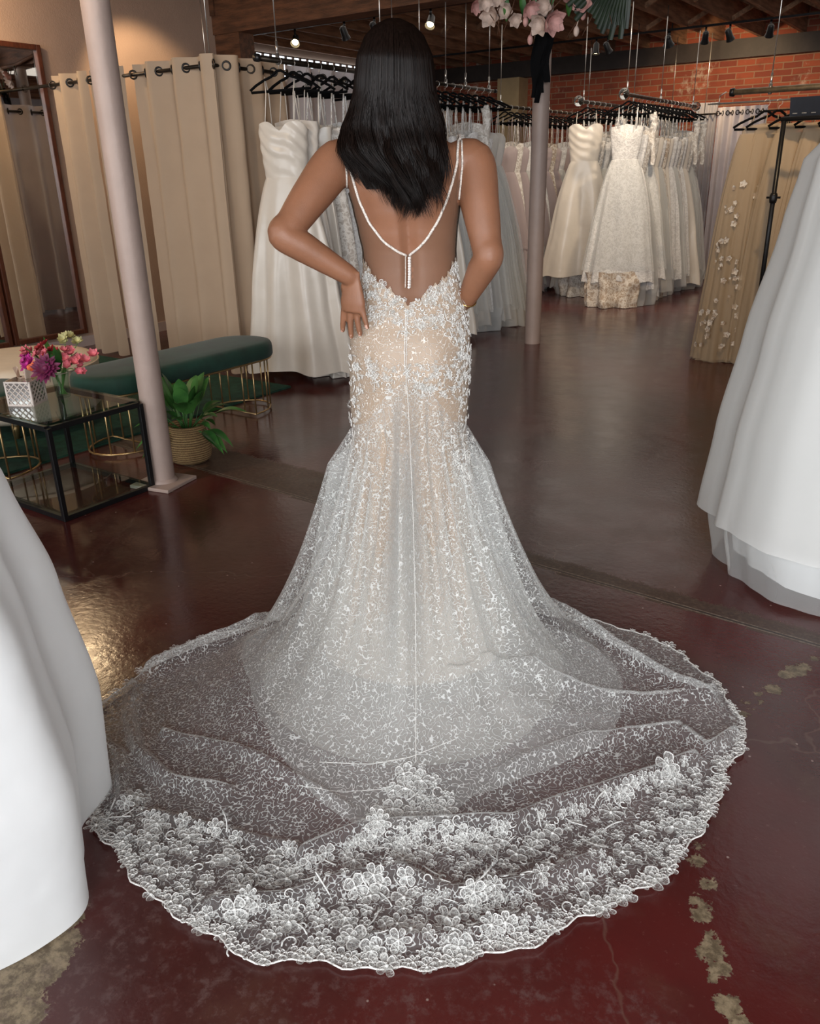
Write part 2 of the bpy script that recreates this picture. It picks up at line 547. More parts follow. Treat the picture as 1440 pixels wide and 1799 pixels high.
M['day_glow'] = pmat('bright_window', (0.9, 0.95, 1), 0.4, var=0, emit=(0.85, 0.94, 1), es=2.2)
M['gold_thin'] = pmat('gold_bracelet', (0.6, 0.40, 0.14), 0.25, metal=1.0, var=0.0)
M['shoe'] = pmat('ivory_shoe', (0.6, 0.55, 0.5), 0.4)
M['outside'] = pmat('pavement_outside', (0.35, 0.35, 0.35), 0.9)

# ------------------------------------------------------------------ mesh builder


class MB:
    def __init__(s):
        s.v, s.f, s.mi = [], [], []

    def add(s, vs, fs, mi=0):
        o = len(s.v)
        s.mi += mi if isinstance(mi, list) else [mi] * len(fs)
        s.v += [tuple(v) for v in vs]
        s.f += [tuple(i + o for i in f) for f in fs]

    def box(s, x0, x1, y0, y1, z0, z1):
        vs = [(x, y, z) for z in (z0, z1) for y in (y0, y1) for x in (x0, x1)]
        s.add(vs, [(0, 2, 3, 1), (4, 5, 7, 6), (0, 1, 5, 4), (2, 6, 7, 3), (0, 4, 6, 2), (1, 3, 7, 5)])

    def bar(s, p, q, w, h, up=(0, 0, 1)):
        p, q = Vector(p), Vector(q)
        d = (q - p).normalized()
        a = d.cross(Vector(up))
        a = a.normalized() if a.length > 1e-4 else Vector((1, 0, 0))
        b = a.cross(d)
        vs = []
        for c in (p, q):
            for i, j in ((-1, -1), (1, -1), (1, 1), (-1, 1)):
                vs.append(c + a * (w / 2 * i) + b * (h / 2 * j))
        s.add(vs, [(0, 1, 2, 3), (7, 6, 5, 4), (0, 4, 5, 1), (1, 5, 6, 2), (2, 6, 7, 3), (3, 7, 4, 0)])

    def tube(s, pts, r, n=8, closed=False, caps=True, flat=None, ref=None):
        """r: number or list; flat=(scale_a, scale_b) makes an oval section; ref fixes the first axis"""
        pts = [Vector(p) for p in pts]
        m = len(pts)
        rs = r if isinstance(r, (list, tuple)) else [r] * m
        prev = None
        vs = []
        for i, p in enumerate(pts):
            if closed:
                d = pts[(i + 1) % m] - pts[i - 1]
            else:
                d = pts[min(i + 1, m - 1)] - pts[max(i - 1, 0)]
            d = d.normalized() if d.length > 1e-9 else Vector((0, 0, 1))
            if ref is not None:
                prev = Vector(ref)
            elif prev is None:
                prev = Vector((0, 0, 1)) if abs(d.z) < 0.9 else Vector((1, 0, 0))
            a = prev - d * prev.dot(d)
            a = a.normalized() if a.length > 1e-6 else d.orthogonal().normalized()
            prev = a
            b = d.cross(a)
            fa, fb = flat if flat else (1, 1)
            for j in range(n):
                t = 2 * PI * j / n
                vs.append(p + a * (rs[i] * fa * math.cos(t)) + b * (rs[i] * fb * math.sin(t)))
        fs = []
        for i in range(m if closed else m - 1):
            for j in range(n):
                k0, k1 = i * n, ((i + 1) % m) * n
                fs.append((k0 + j, k0 + (j + 1) % n, k1 + (j + 1) % n, k1 + j))
        if caps and not closed:
            fs.append(tuple(range(n))[::-1])
            fs.append(tuple((m - 1) * n + j for j in range(n)))
        s.add(vs, fs)

    def lathe(s, prof, n=24, c=(0, 0, 0), caps=False):
        c = Vector(c)
        vs = [c + Vector((r * math.cos(2 * PI * j / n), r * math.sin(2 * PI * j / n), z)) for r, z in prof for j in range(n)]
        fs = []
        for i in range(len(prof) - 1):
            for j in range(n):
                fs.append((i * n + j, i * n + (j + 1) % n, (i + 1) * n + (j + 1) % n, (i + 1) * n + j))
        if caps:
            fs.append(tuple(range(n))[::-1])
            fs.append(tuple((len(prof) - 1) * n + j for j in range(n)))
        s.add(vs, fs)

    def sphere(s, c, r, n=12, sz=(1, 1, 1)):
        c = Vector(c)
        m = max(4, n // 2)
        vs, fs = [], []
        for i in range(m + 1):
            t = PI * i / m
            for j in range(n):
                u = 2 * PI * j / n
                vs.append(c + Vector((r * sz[0] * math.sin(t) * math.cos(u), r * sz[1] * math.sin(t) * math.sin(u), r * sz[2] * math.cos(t))))
        for i in range(m):
            for j in range(n):
                fs.append((i * n + j, (i + 1) * n + j, (i + 1) * n + (j + 1) % n, i * n + (j + 1) % n))
        s.add(vs, fs)

    def grid(s, fn, nu, nv, closed=False):
        """fn(u, v) with u, v in 0..1; closed wraps u"""
        cu = nu if closed else nu + 1
        vs = [fn(i / nu, j / nv) for j in range(nv + 1) for i in range(cu)]
        fs = []
        for j in range(nv):
            for i in range(nu):
                a, b = i, (i + 1) % cu
                fs.append((j * cu + a, j * cu + b, (j + 1) * cu + b, (j + 1) * cu + a))
        s.add(vs, fs)

    def mesh(s, name, mat, smooth=True):
        me = bpy.data.meshes.new(name)
        me.from_pydata(s.v, [], s.f)
        for q in (mat if isinstance(mat, (list, tuple)) else [mat]):
            me.materials.append(q)
        if isinstance(mat, (list, tuple)):
            me.polygons.foreach_set('material_index', s.mi)
        if smooth:
            me.polygons.foreach_set('use_smooth', [True] * len(me.polygons))
        me.update()
        return me

    def build(s, name, mat, parent=None, smooth=True, sharp=None, off=None):
        if off is not None:
            o_ = Vector(off)
            s.v = [tuple(Vector(v) - o_) for v in s.v]
        me = s.mesh(name, mat, smooth)
        if smooth and sharp:
            me.set_sharp_from_angle(angle=R(sharp))
        o = bpy.data.objects.new(name, me)
        COL.objects.link(o)
        o.parent = parent
        return o


def bevel(o, w, seg=2):
    b = o.modifiers.new('bevel', 'BEVEL')
    b.width = w
    b.segments = seg
    b.limit_method = 'ANGLE'
    return o


def tag(o, label=None, cat=None, group=None, kind=None):
    if label:
        o['label'] = label
    if cat:
        o['category'] = cat
    if group:
        o['group'] = group
    if kind:
        o['kind'] = kind
    return o


def thing(name, label, cat, loc=(0, 0, 0), rz=0.0, group=None):
    o = bpy.data.objects.new(name, None)
    o.empty_display_size = 0.1
    COL.objects.link(o)
    o.location = loc
    o.rotation_euler = (0, 0, rz)
    return tag(o, label, cat, group)


def put(me, name, parent, loc=(0, 0, 0), rot=(0, 0, 0)):
    o = bpy.data.objects.new(name, me)
    COL.objects.link(o)
    o.parent = parent
    o.location = loc
    o.rotation_euler = rot
    return o


def lerp(tab, x):
    if x <= tab[0][0]:
        return tab[0][1:]
    for p, q in zip(tab, tab[1:]):
        if x <= q[0]:
            t = (x - p[0]) / (q[0] - p[0])
            t = t * t * (3 - 2 * t) * 0.5 + t * 0.5
            return tuple(a + (b - a) * t for a, b in zip(p[1:], q[1:]))
    return tab[-1][1:]


def S(name, mb, mat, parent=None, smooth=False):
    o = mb.build(name, mat, parent, smooth)
    if parent is None:
        o['kind'] = 'structure'
    return o


# ------------------------------------------------------------------ floor
def dseg(p, a, b):
    ab = b - a
    t = max(0, min(1, (p - a).dot(ab) / max(ab.length_squared, 1e-9)))
    return (p - (a + ab * t)).length


def axis_vals(lo, hi, flo, fhi, coarse, fine):
    v = []
    x = lo
    while x < hi - 1e-6:
        v.append(x)
        x += fine if flo <= x < fhi else coarse
    v.append(hi)
    return v


def build_floor():
    xs = axis_vals(-8.6, 4.1, -1.7, 0.3, 0.12, 0.0165)
    ys = axis_vals(-2.3, 13.1, 0.15, 2.8, 0.12, 0.0165)
    spots = [(1397, 1178, .032), (1433, 1157, .014), (1415, 1172, .02), (1380, 1186, .02), (1358, 1210, .026), (1331, 1219, .014), (1335, 1233, .012), (1308, 1233, .014),
             (1306, 1253, .016), (1322, 1244, .008), (1228, 1485, .014), (1224, 1513, .018), (1244, 1554, .018), (1221, 1583, .012),
             (1233, 1608, .022), (1244, 1588, .010), (1246, 1638, .012), (1251, 1668, .024), (1235, 1672, .016), (1262, 1702, .022),
             (1257, 1724, .012), (1277, 1765, .026), (1301, 1795, .018), (300, 862, .02), (330, 815, .03), (262, 870, .012), (250, 838, .02)]
    sp = [(gw(x, y).xy, r) for x, y, r in spots]
    big = [(gw(45, 1700).xy, .08), (gw(15, 1790).xy, .07), (gw(112, 1608).xy, .045), (gw(85, 1665).xy, .055), (gw(20, 1700).xy, .1)]
    worn = [(gw(240, 1640).xy, .22), (gw(400, 1760).xy, .20), (gw(180, 1560).xy, .12), (gw(120, 1760).xy, .15),
            (gw(1100, 1790).xy, .12), (gw(700, 1780).xy, .12), (gw(930, 1770).xy, .16), (gw(500, 1790).xy, .2)]
    vs, pa, wo, st = [], [], [], []
    for y in ys:
        for x in xs:
            p = Vector((x, y))
            vs.append((x, y, 0))
            a = -2.0
            for c, r in sp:
                if abs(c.x - x) < .15 and abs(c.y - y) < .15:
                    a = max(a, (r - (p - c).length) / 0.016 + .4)
            for c, r in big:
                a = max(a, (r - (p - c).length) / 0.03 + .4)
            pa.append(max(-2.0, min(3.0, a)))
            w = 0.0
            for c, r in worn:
                w = max(w, 1 - (p - c).length / r)
            wo.append(max(0.0, w) ** .6 if w > 0 else 0.0)
            ln = 2.545 - 0.048 * x
            d = y - ln
            wd = 0.03 + 0.22 * max(0, min(1, (-x - 1.3) / 1.2))
            s_ = 0.0
            if -0.02 < d < 0.6 and x < 0.6:
                s_ = 1.0 if d < wd else max(0, 1 - (d - wd) / 0.10)
            st.append(s_)
    nx = len(xs)
    fs = [(j * nx + i, j * nx + i + 1, (j + 1) * nx + i + 1, (j + 1) * nx + i) for j in range(len(ys) - 1) for i in range(nx - 1)]
    mb = MB()
    mb.add(vs, fs)
    o = S('floor', mb, M['floor'])
    for nm, dat in (('patch', pa), ('worn', wo), ('strip', st)):
        at = o.data.attributes.new(nm, 'FLOAT', 'POINT')
        at.data.foreach_set('value', dat)
    return o


build_floor()

# ------------------------------------------------------------------ room shell
BL, BR_, AF, AB, AC = -6.78, 4.0, -2.2, 13.0, 6.62
ZC = 3.30  # deck height


def wallbox(name, x0, x1, y0, y1, z0, z1, mat):
    mb = MB()
    mb.box(x0, x1, y0, y1, z0, z1)
    return S(name, mb, M[mat])


wallbox('wall_left', BL - 0.1, BL, AF, AC, 0, ZC, 'plaster')
wallbox('wall_far_left', -8.7, -8.6, AC - .1, AB, 0, ZC, 'plaster')
mb = MB()
mb.box(-8.6, BL - .1, AC - .1, AC, 0, ZC)
S('wall_return', mb, M['plaster'])
wallbox('wall_back', -8.6, 4.1, AB, AB + .15, 0, ZC, 'brick')
wallbox('wall_right', 4.0, 4.1, AF, AB, 0, ZC, 'white_paint')
mb = MB()   # storefront wall with two window openings
mb.box(-6.78, 4.0, AF - .1, AF, 0, 0.45)
mb.box(-6.78, 4.0, AF - .1, AF, 3.05, ZC)
for x0, x1 in ((-6.78, -5.0), (-0.2, 0.3), (3.9, 4.0)):
    mb.box(x0, x1, AF - .1, AF, 0.45, 3.05)
S('wall_front', mb, M['white_paint'])
for i, (x0, x1) in enumerate(((-5.0, -0.2), (0.3, 3.9))):
    fr = MB()
    for a, b in ((x0, x0 + .05), (x1 - .05, x1), ((x0 + x1) / 2 - .025, (x0 + x1) / 2 + .025)):
        fr.box(a, b, AF - .08, AF - .02, 0.45, 3.05)
    fr.box(x0, x1, AF - .08, AF - .02, 0.45, 0.5)
    fr.box(x0, x1, AF - .08, AF - .02, 3.0, 3.05)
    S('window_%d' % (i + 1), fr, M['black_metal'])
mb = MB()
mb.box(BL, BL + .015, AF, AC, 0, 0.09)
S('baseboard_left', mb, M['baseboard'])

# bright slatted clerestory on the far left wall
w3 = MB()
w3.box(-8.6, -8.57, 8.7, 11.6, 2.66, 2.93)
win = S('window_3', w3, M['day_glow'])
sl = MB()
for k in range(20):
    y = 8.75 + k * .148
    sl.box(-8.57, -8.54, y, y + .022, 2.66, 2.93)
for z in (2.66, 2.745, 2.835, 2.92):
    sl.box(-8.565, -8.545, 8.7, 11.6, z, z + .012)
sl.build('window_slats', M['wood'], win, False)

# ceiling deck with joists, bridging and girders
mb = MB()
mb.box(-8.7, 4.1, AF - .1, AB + .1, ZC, ZC + .08)
ceil = S('ceiling', mb, M['joist'])
JX = [-8.4 + .52 * i for i in range(24)]
for x in JX:
    j = MB()
    j.box(x - .024, x + .024, AF, AB, 3.0, ZC)
    j.build('joist', M['joist'], ceil, False)
br = 0
for x in JX[:-1]:
    for y in (8.4, 9.9, 11.4):
        if x > -6.5 and x < 0.5:
            j = MB()
            j.bar((x + .024, y, 3.03), (x + .496, y, 3.27), .03, .05)
            j.bar((x + .024, y + .06, 3.27), (x + .496, y + .06, 3.03), .03, .05)
            j.build('bridging', M['joist'], ceil, False)
mb = MB()
mb.box(-6.95, 4.0, AC - .12, AC + .12, 2.70, 2.998)
S('trim_1', mb, M['wood'])
mb = MB()
mb.box(-6.98, -6.72, AC - .14, AC + .0, 2.86, 3.0)
mb.box(-6.9, -6.45, AC - .1, AC + .1, 0, 2.70)
S('trim_2', mb, M['wood'])
mb = MB()
mb.box(-8.6, 4.0, AB - .12, AB - .001, 2.77, 2.998)
S('trim_3', mb, M['steel_dark'])
mb = MB()
mb.box(-6.78, 4.0, 2.33, 2.55, 2.76, 2.998)
S('trim_4', mb, M['wood'])
mb = MB()
mb.box(-7.04, -6.66, AB - .3, AB - .002, 0, 2.76)
S('trim_5', mb, M['plaster_yellow'])


def column(x, y, label, r, top, base):
    t = thing('column', label, 'column', (x, y, 0), R(12))
    m = MB()
    m.lathe([(r, 0.0), (r * .995, 1.0), (r, 2.0), (r, top)], 40)
    m.build('shaft', M['post'], t)
    if base:
        m = MB()
        m.box(-.115, .115, -.115, .115, 0.0, .018)
        bevel(m.build('base_plate', M['post'], t, False), .004)
        m = MB()
        m.lathe([(r + .012, .018), (r + .006, .03), (r, .035)], 40)
        m.build('weld_collar', M['post'], t)
    m = MB()
    m.box(-.11, .11, -.11, .11, top - .012, top)
    m.build('cap_plate', M['post'], t, False)
    return t


column(-3.21, 2.45, 'white round steel column beside the glass coffee table', .058, 2.76, True)
column(-3.26, 6.60, 'white round steel column below the magnolia garland', .068, 2.70, False)

# ------------------------------------------------------------------ left wall mirrors


def wall_mirror(y0, y1, z0, z1, label):
    t = thing('wall_mirror', label, 'mirror', (BL + .002, (y0 + y1) / 2, z0), 0)
    h, w = z1 - z0, y1 - y0
    m = MB()
    m.box(0, .018, -w / 2 + .03, w / 2 - .03, .03, h - .03)
    m.build('glass', M['mirror'], t, False)
    m = MB()
    m.box(0, .045, -w / 2, -w / 2 + .04, 0, h)
    m.box(0, .045, w / 2 - .04, w / 2, 0, h)
    m.box(0, .045, -w / 2 + .04, w / 2 - .04, 0, .04)
    m.box(0, .045, -w / 2 + .04, w / 2 - .04, h - .04, h)
    bevel(m.build('frame', M['mirror_frame'], t, False), .005)


wall_mirror(3.84, 4.55, .12, 2.43, 'tall wood framed mirror on taupe wall nearest the curtains')
wall_mirror(3.11, 3.82, .12, 2.43, 'wood framed mirror at left edge, cut by the picture edge')

# ------------------------------------------------------------------ rug and seating corner
m = MB()
m.grid(lambda u, v: (-6.35 + 2.33 * u, 0.6 + 3.68 * v, 0.012 + .001 * noise.noise(Vector((u * 20, v * 20, 0)))), 40, 60)
m.box(-6.35, -4.02, 0.6, 4.28, 0.0, 0.0105)
rug = tag(m.build('rug', M['rug'], None, True, 30), 'dark green low pile rug below the green benches', 'rug')


def stadium(hl, hw, n=14):
    """rounded-end outline along local y, half length hl, half width hw"""
    r = hw
    pts = []
    for i in range(n + 1):
        t = PI * i / n
        pts.append((r * math.cos(t), hl - r + r * math.sin(t)))
    for i in range(n + 1):
        t = PI + PI * i / n
        pts.append((r * math.cos(t), -(hl - r) + r * math.sin(t)))
    return pts


def bench(x, y, hl, label, rods):
    t = thing('bench', label, 'bench', (x, y, 0), 0, 'green velvet benches')
    out = stadium(hl, .225, 18)
    m = MB()
    prof = [(0.90, .350), (.97, .354), (1.0, .368), (1.0, .405), (.985, .428), (.94, .444), (.80, .452), (.5, .456), (.15, .458)]
    n = len(out)
    vs = []
    for k_, z in prof:
        for px_, py_ in out:
            d = Vector((px_, py_))
            inset = (1 - k_) * .225
            c = Vector((0, max(-hl + .225, min(hl - .225, py_))))
            dd = (d - c)
            q = c + dd * max(0.0, (1 - inset / dd.length)) if dd.length > 1e-6 else c
            vs.append((q.x, q.y, z))
    fs = [(i * n + j, i * n + (j + 1) % n, (i + 1) * n + (j + 1) % n, (i + 1) * n + j) for i in range(len(prof) - 1) for j in range(n)]
    fs.append(tuple((len(prof) - 1) * n + j for j in range(n)))
    fs.append(tuple(range(n))[::-1])
    m.add(vs, fs)
    m.build('seat', M['velvet_green'], t, True, 50)
    m = MB()
    m.tube([(p[0] * .93, p[1] * .985, .345) for p in out], .006, 6, closed=True)
    m.build('seat_rim', M['gold'], t)
    for sgn in (1, -1):
        # a half-round wire foot with upright rods
        ring = []
        for i in range(13):
            a = PI * i / 12
            ring.append((.20 * math.cos(a), sgn * (hl - .30 + .27 * math.sin(a))))
        m = MB()
        m.tube([(p[0], p[1], .018) for p in ring], .006, 6, closed=True)
        foot = m.build('wire_foot', M['gold'], t)
        for p in [ring[i] for i in (0, 2, 4, 6, 8, 10, 12)] + [(-.1, ring[0][1]), (.1, ring[0][1])]:
            m = MB()
            m.tube([(p[0], p[1], .018), (p[0], p[1], .350)], .005, 6)
            m.build('rod', M['gold'], foot)
    return t


bench(-3.875, 3.19, .69, 'long green velvet bench with gold wire feet behind the potted plant', 7)
bench(-4.10, 1.66, .69, 'green velvet bench at left edge, partly behind the tissue box', 7)

# round cream ottoman
t = thing('round_ottoman', 'low round cream upholstered ottoman by the mirrored wall', 'ottoman', (-4.78, 2.72, 0.013))
m = MB()
m.lathe([(.0, .10), (.42, .10), (.45, .13), (.455, .36), (.45, .385), (.42, .405), (.36, .41), (.0, .412)], 56)
m.build('cushion', M['cream'], t, True, 60)
m = MB()
m.tube([(.456 * math.cos(2 * PI * i / 56), .456 * math.sin(2 * PI * i / 56), .372) for i in range(56)], .006, 6, closed=True)
m.build('piping', M['cream'], t)
for i in range(4):
    a = R(45 + 90 * i)
    m = MB()
    m.lathe([(.018, 0), (.024, .10)], 12, (.33 * math.cos(a), .33 * math.sin(a), 0), caps=True)
    m.build('leg', M['gold'], t)

# glass coffee table
TX0, TX1, TY0, TY1, TH = -3.84, -3.20, 1.89, 2.37, .44
t = thing('coffee_table', 'black metal framed coffee table with clear glass top beside the column', 'table', ((TX0 + TX1) / 2, (TY0 + TY1) / 2, 0))
hx, hy = (TX1 - TX0) / 2, (TY1 - TY0) / 2
for sx, sy in ((-1, -1), (1, -1), (1, 1), (-1, 1)):
    m = MB()
    m.box(sx * hx - .011, sx * hx + .011, sy * hy - .011, sy * hy + .011, 0, TH - .012)
    bevel(m.build('leg', M['black_metal'], t, False), .002)
for nm, z in (('floor_rail', .013), ('top_frame', TH - .014)):
    m = MB()
    e = .012
    for sy in (-1, 1):
        m.box(-hx + .011, hx - .011, sy * hy - .010, sy * hy + .010, z - e, z + e - .001)
    for sx in (-1, 1):
        m.box(sx * hx - .010, sx * hx + .010, -hy + .011, hy - .011, z - e, z + e - .001)
    m.build(nm, M['black_metal'], t, False)
m = MB()
m.box(-hx, hx, -hy, hy, TH - .0018, TH + .008)
bevel(m.build('glass_top', M['pane'], t, False), .002)
m = MB()
m.box(-hx + .012, hx - .012, -hy + .012, hy - .012, .027, .033)
m.build('glass_shelf', M['pane'], t, False)
TT = TH + .0085

# tissue box with mirrored lattice
p = gw(50, 708, TT)
t = thing('tissue_box', 'pearl lattice tissue box cover with mirror tiles on the glass table', 'tissue box', (p.x - .0, p.y, TT), R(28))
h = .115
m = MB()
m.box(-.06, .06, -.06, .06, 0, h)
bevel(m.build('cover', M['tile_mirror'], t, False), .003)
m = MB()
for face in range(4):
    rot = Matrix.Rotation(face * PI / 2, 3, 'Z')
    k = -6
    segs = []
    for i in range(-4, 6):
        for sg in (1, -1):
            # diagonal lines clipped to the face square
            x0, z0 = -.06, 0
            pts = []
            for s_ in range(0, 41):
                xx = -.06 + .12 * s_ / 40
                zz = i * .029 + sg * (xx + (.06 if sg > 0 else -.06)) * 1.0
                if 0.002 <= zz <= h - .002:
                    pts.append((xx, zz))
            if len(pts) > 2:
                segs.append((pts[0], pts[-1]))
    for a, b in segs:
        m.bar(rot @ Vector((a[0], -.0615, a[1])), rot @ Vector((b[0], -.0615, b[1])), .004, .003, up=rot @ Vector((0, 1, 0)))
    for (a, b) in (((-.06, 0.004), (.06, 0.004)), ((-.06, h - .004), (.06, h - .004)), ((-.058, 0), (-.058, h)), ((.058, 0), (.058, h))):
        m.bar(rot @ Vector((a[0], -.062, a[1])), rot @ Vector((b[0], -.062, b[1])), .008, .004, up=rot @ Vector((0, 1, 0)))
m.build('lattice', M['tile_pearl'], t, False)
m = MB()
m.grid(lambda u, v: (.028 * (u - .5) * 2 * (1 + .6 * v), .012 * math.sin(u * 14) * (1 + v), h + .001 + .055 * v * (0.7 + .5 * math.sin(u * 9 + 1)) * (1 - .2 * v)), 30, 8)
m.build('tissue', M['tissue'], t)

# vase and bouquet
vp = gw(112, 697, TT)
vase = thing('vase', 'clear glass vase holding the mixed bouquet on the glass table', 'vase', (vp.x, vp.y, TT))
m = MB()
prof_o = [(.030, 0), (.033, .004), (.034, .03), (.037, .08), (.044, .135)]
prof_i = [(.042, .135), (.034, .08), (.031, .03), (.029, .012), (.0, .010)]
m.lathe([(0, 0)] + prof_o + prof_i, 28)
m.build('glass_body', M['pane'], vase, True, 50)
m = MB()
m.tube([(.040 * math.cos(2 * PI * i / 24), .040 * math.sin(2 * PI * i / 24), .118) for i in range(24)], .0022, 5, closed=True)
m.tube([(-.038, -.012, .118), (-.046, -.02, .10), (-.05, -.025, .07)], .0022, 5)
m.build('twine', M['tissue'], vase)


def petal_flower(mb, c, nrm, r, n, width=.5, cup=.3, layers=1, seed=0, curl=0.0):
    rnd = random.Random(seed)
    c = Vector(c)
    nrm = Vector(nrm).normalized()
    a = nrm.orthogonal().normalized()
    b = nrm.cross(a)
    for ly in range(layers):
        rr = r * (1 - .22 * ly)
        cu = cup + .25 * ly
        for k in range(n):
            t = 2 * PI * (k + .5 * (ly % 2)) / n + rnd.uniform(-.1, .1)
            d = a * math.cos(t) + b * math.sin(t)
            s = nrm.cross(d)
            L_ = rr * rnd.uniform(.88, 1.08)
            W = L_ * width

            def f(u, v, d=d, s=s, L_=L_, W=W, cu=cu):
                w = W * math.sin(PI * (v ** .75)) * .5 + W * .06
                x = L_ * v
                return c + d * (x * (1 - .15 * cu)) + s * (w * (u - .5) * 2) + nrm * (x * cu * v * (1 - curl * v) + abs(u - .5) * w * .5)
            mb.grid(f, 3, 6)


BQ = 'cut flowers in the glass vase'


def cut_flower(label, off, kind, mat, r, seed):
    """off: bloom centre relative to vase foot, viewer-aligned"""
    off = (off[0] * 1.5, off[1] * 1.2, off[2])
    r *= 1.45
    w = L(off[0], off[1], off[2])
    t = thing('cut_flower', label, 'flower', (vp.x, vp.y, TT + .0135), 0, BQ)
    foot = Vector((w.x * -.12, w.y * -.12, 0))
    head = Vector((w.x, w.y, off[2] - .0135))
    rim = Vector((w.x, w.y, 0))
    rim = rim.normalized() * min(.034, rim.length) + Vector((0, 0, .12)) if rim.length > 1e-5 else Vector((0, 0, .12))
    m = MB()
    m.tube([foot, (foot + rim) / 2, rim, (rim * .5 + head * .5) + Vector((0, 0, .006)), head], .002, 6)
    m.build('stem', M['stem'], t)
    toward = L(-.1, -.9, .55)
    nrm = (Vector((w.x, w.y, .05)).normalized() * .5 + toward * .7)
    m = MB()
    if kind == 'gerbera':
        petal_flower(m, head, nrm, r, 18, .36, .12, 3, seed)
        m.sphere(head + nrm.normalized() * .004, r * .2, 10)
    elif kind == 'rose':
        petal_flower(m, head, nrm, r, 6, .95, .45, 4, seed, .3)
    else:
        rnd = random.Random(seed)
        for q in range(4):
            c = head + Vector((rnd.uniform(-1, 1), rnd.uniform(-1, 1), rnd.uniform(-.6, .6))) * r * .7
            petal_flower(m, c, nrm + Vector((rnd.uniform(-.5, .5), rnd.uniform(-.5, .5), rnd.uniform(0, .5))), r * .60, 6, .75, .5, 2, seed + q)
    m.build('bloom', mat, t)


cut_flower('large dark plum gerbera at the centre of the bouquet', (-.010, -.085, .160), 'gerbera', M['plum'], .052, 1)
cut_flower('magenta gerbera low at left of the bouquet', (-.085, -.02, .168), 'gerbera', M['magenta'], .036, 2)
cut_flower('orange rose low in front between the two gerberas', (-.055, -.055, .150), 'rose', M['orange'], .03, 3)
cut_flower('pink alstroemeria at right edge of the bouquet', (.095, -.01, .19), 'alst', M['pink'], .034, 4)
cut_flower('pink alstroemeria just right of the dark gerbera', (.055, -.045, .165), 'alst', M['pink'], .03, 5)
cut_flower('pink alstroemeria at the far left of the bouquet', (-.10, .02, .215), 'alst', M['pink'], .03, 6)
cut_flower('deep red alstroemeria above the dark gerbera', (-.025, 0, .235), 'alst', M['red'], .034, 7)
cut_flower('deep red alstroemeria upper left behind the pink one', (-.06, .02, .225), 'alst', M['red'], .03, 8)
cut_flower('tall green-cream alstroemeria topping the bouquet', (.03, .02, .275), 'alst', M['green_petal'], .032, 9)
cut_flower('green-cream alstroemeria leaning right at top', (.07, .02, .255), 'alst', M['green_petal'], .026, 10)
cut_flower('small pink alstroemeria between the two red ones', (-.045, -.01, .205), 'alst', M['pink'], .026, 21)
cut_flower('small pink alstroemeria above right of the dark gerbera', (.035, -.02, .215), 'alst', M['pink'], .028, 22)
cut_flower('small red alstroemeria at centre behind the dark gerbera', (.01, .02, .21), 'alst', M['red'], .028, 23)
cut_flower('small pink alstroemeria low right above the vase rim', (.07, -.03, .135), 'alst', M['pink'], .024, 24)
cut_flower('magenta alstroemeria at far left below the pink one', (-.10, .0, .185), 'alst', M['magenta'], .026, 25)
t = thing('cut_foliage', 'green leaf sprigs between the flowers of the bouquet', 'foliage', (vp.x, vp.y, TT + .0135))
m = MB()
rnd = random.Random(4)
for k in range(16):
    a = rnd.uniform(0, 2 * PI)
    w = Vector((math.cos(a), math.sin(a), 0))
    base = w * .018 + Vector((0, 0, .11))
    tip = w * rnd.uniform(.10, .17) + Vector((0, 0, rnd.uniform(.15, .29)))
    side = w.cross(Vector((0, 0, 1)))

    def f(u, v, base=base, tip=tip, side=side):
        p = base.lerp(tip, v)
        return p + side * ((u - .5) * .030 * math.sin(PI * min(1, v * .9 + .08))) + Vector((0, 0, -.02 * v * v))
    m.grid(f, 2, 8)
m.build('leaves', M['leaf'], t)
m = MB()
for k in range(6):
    a = k * 1.05
    m.tube([(-.006 * math.cos(a), -.006 * math.sin(a), .0), (.03 * math.cos(a), .03 * math.sin(a), .12)], .0018, 5)
m.build('stalks', M['stem'], t)

# potted peace lily in a belly basket
bp = (-3.372, 2.772)
t = thing('belly_basket', 'woven seagrass belly basket on the floor holding a leafy plant', 'basket', (bp[0], bp[1], 0))
m = MB()
m.lathe([(0, .004), (.092, .004), (.108, .02), (.117, .06), (.116, .095), (.108, .118), (.1135, .122), (.104, .128), (.096, .165), (.102, .205), (.098, .207), (.092, .165),
         (.100, .10), (.09, .02), (0, .02)], 48)
m.build('body', M['basket'], t)
for a0 in (0.6, 3.7):
    m = MB()
    pts = []
    for i in range(9):
        q = PI * i / 8
        rr = .108 + .018 * math.sin(q)
        aa = a0 + (i / 8 - .5) * .5
        pts.append((rr * math.cos(aa), rr * math.sin(aa), .175 - .045 * math.sin(q)))
    m.tube(pts, .006, 6)
    m.build('handle', M['basket'], t)
t = thing('peace_lily', 'leafy green peace lily growing in the seagrass basket', 'plant', (bp[0], bp[1], .022))
m = MB()
m.lathe([(0, .0), (.07, .0), (.085, .14), (.0, .14)], 24)
m.build('soil_pot', M['leaf_dark'], t)
rnd = random.Random(11)
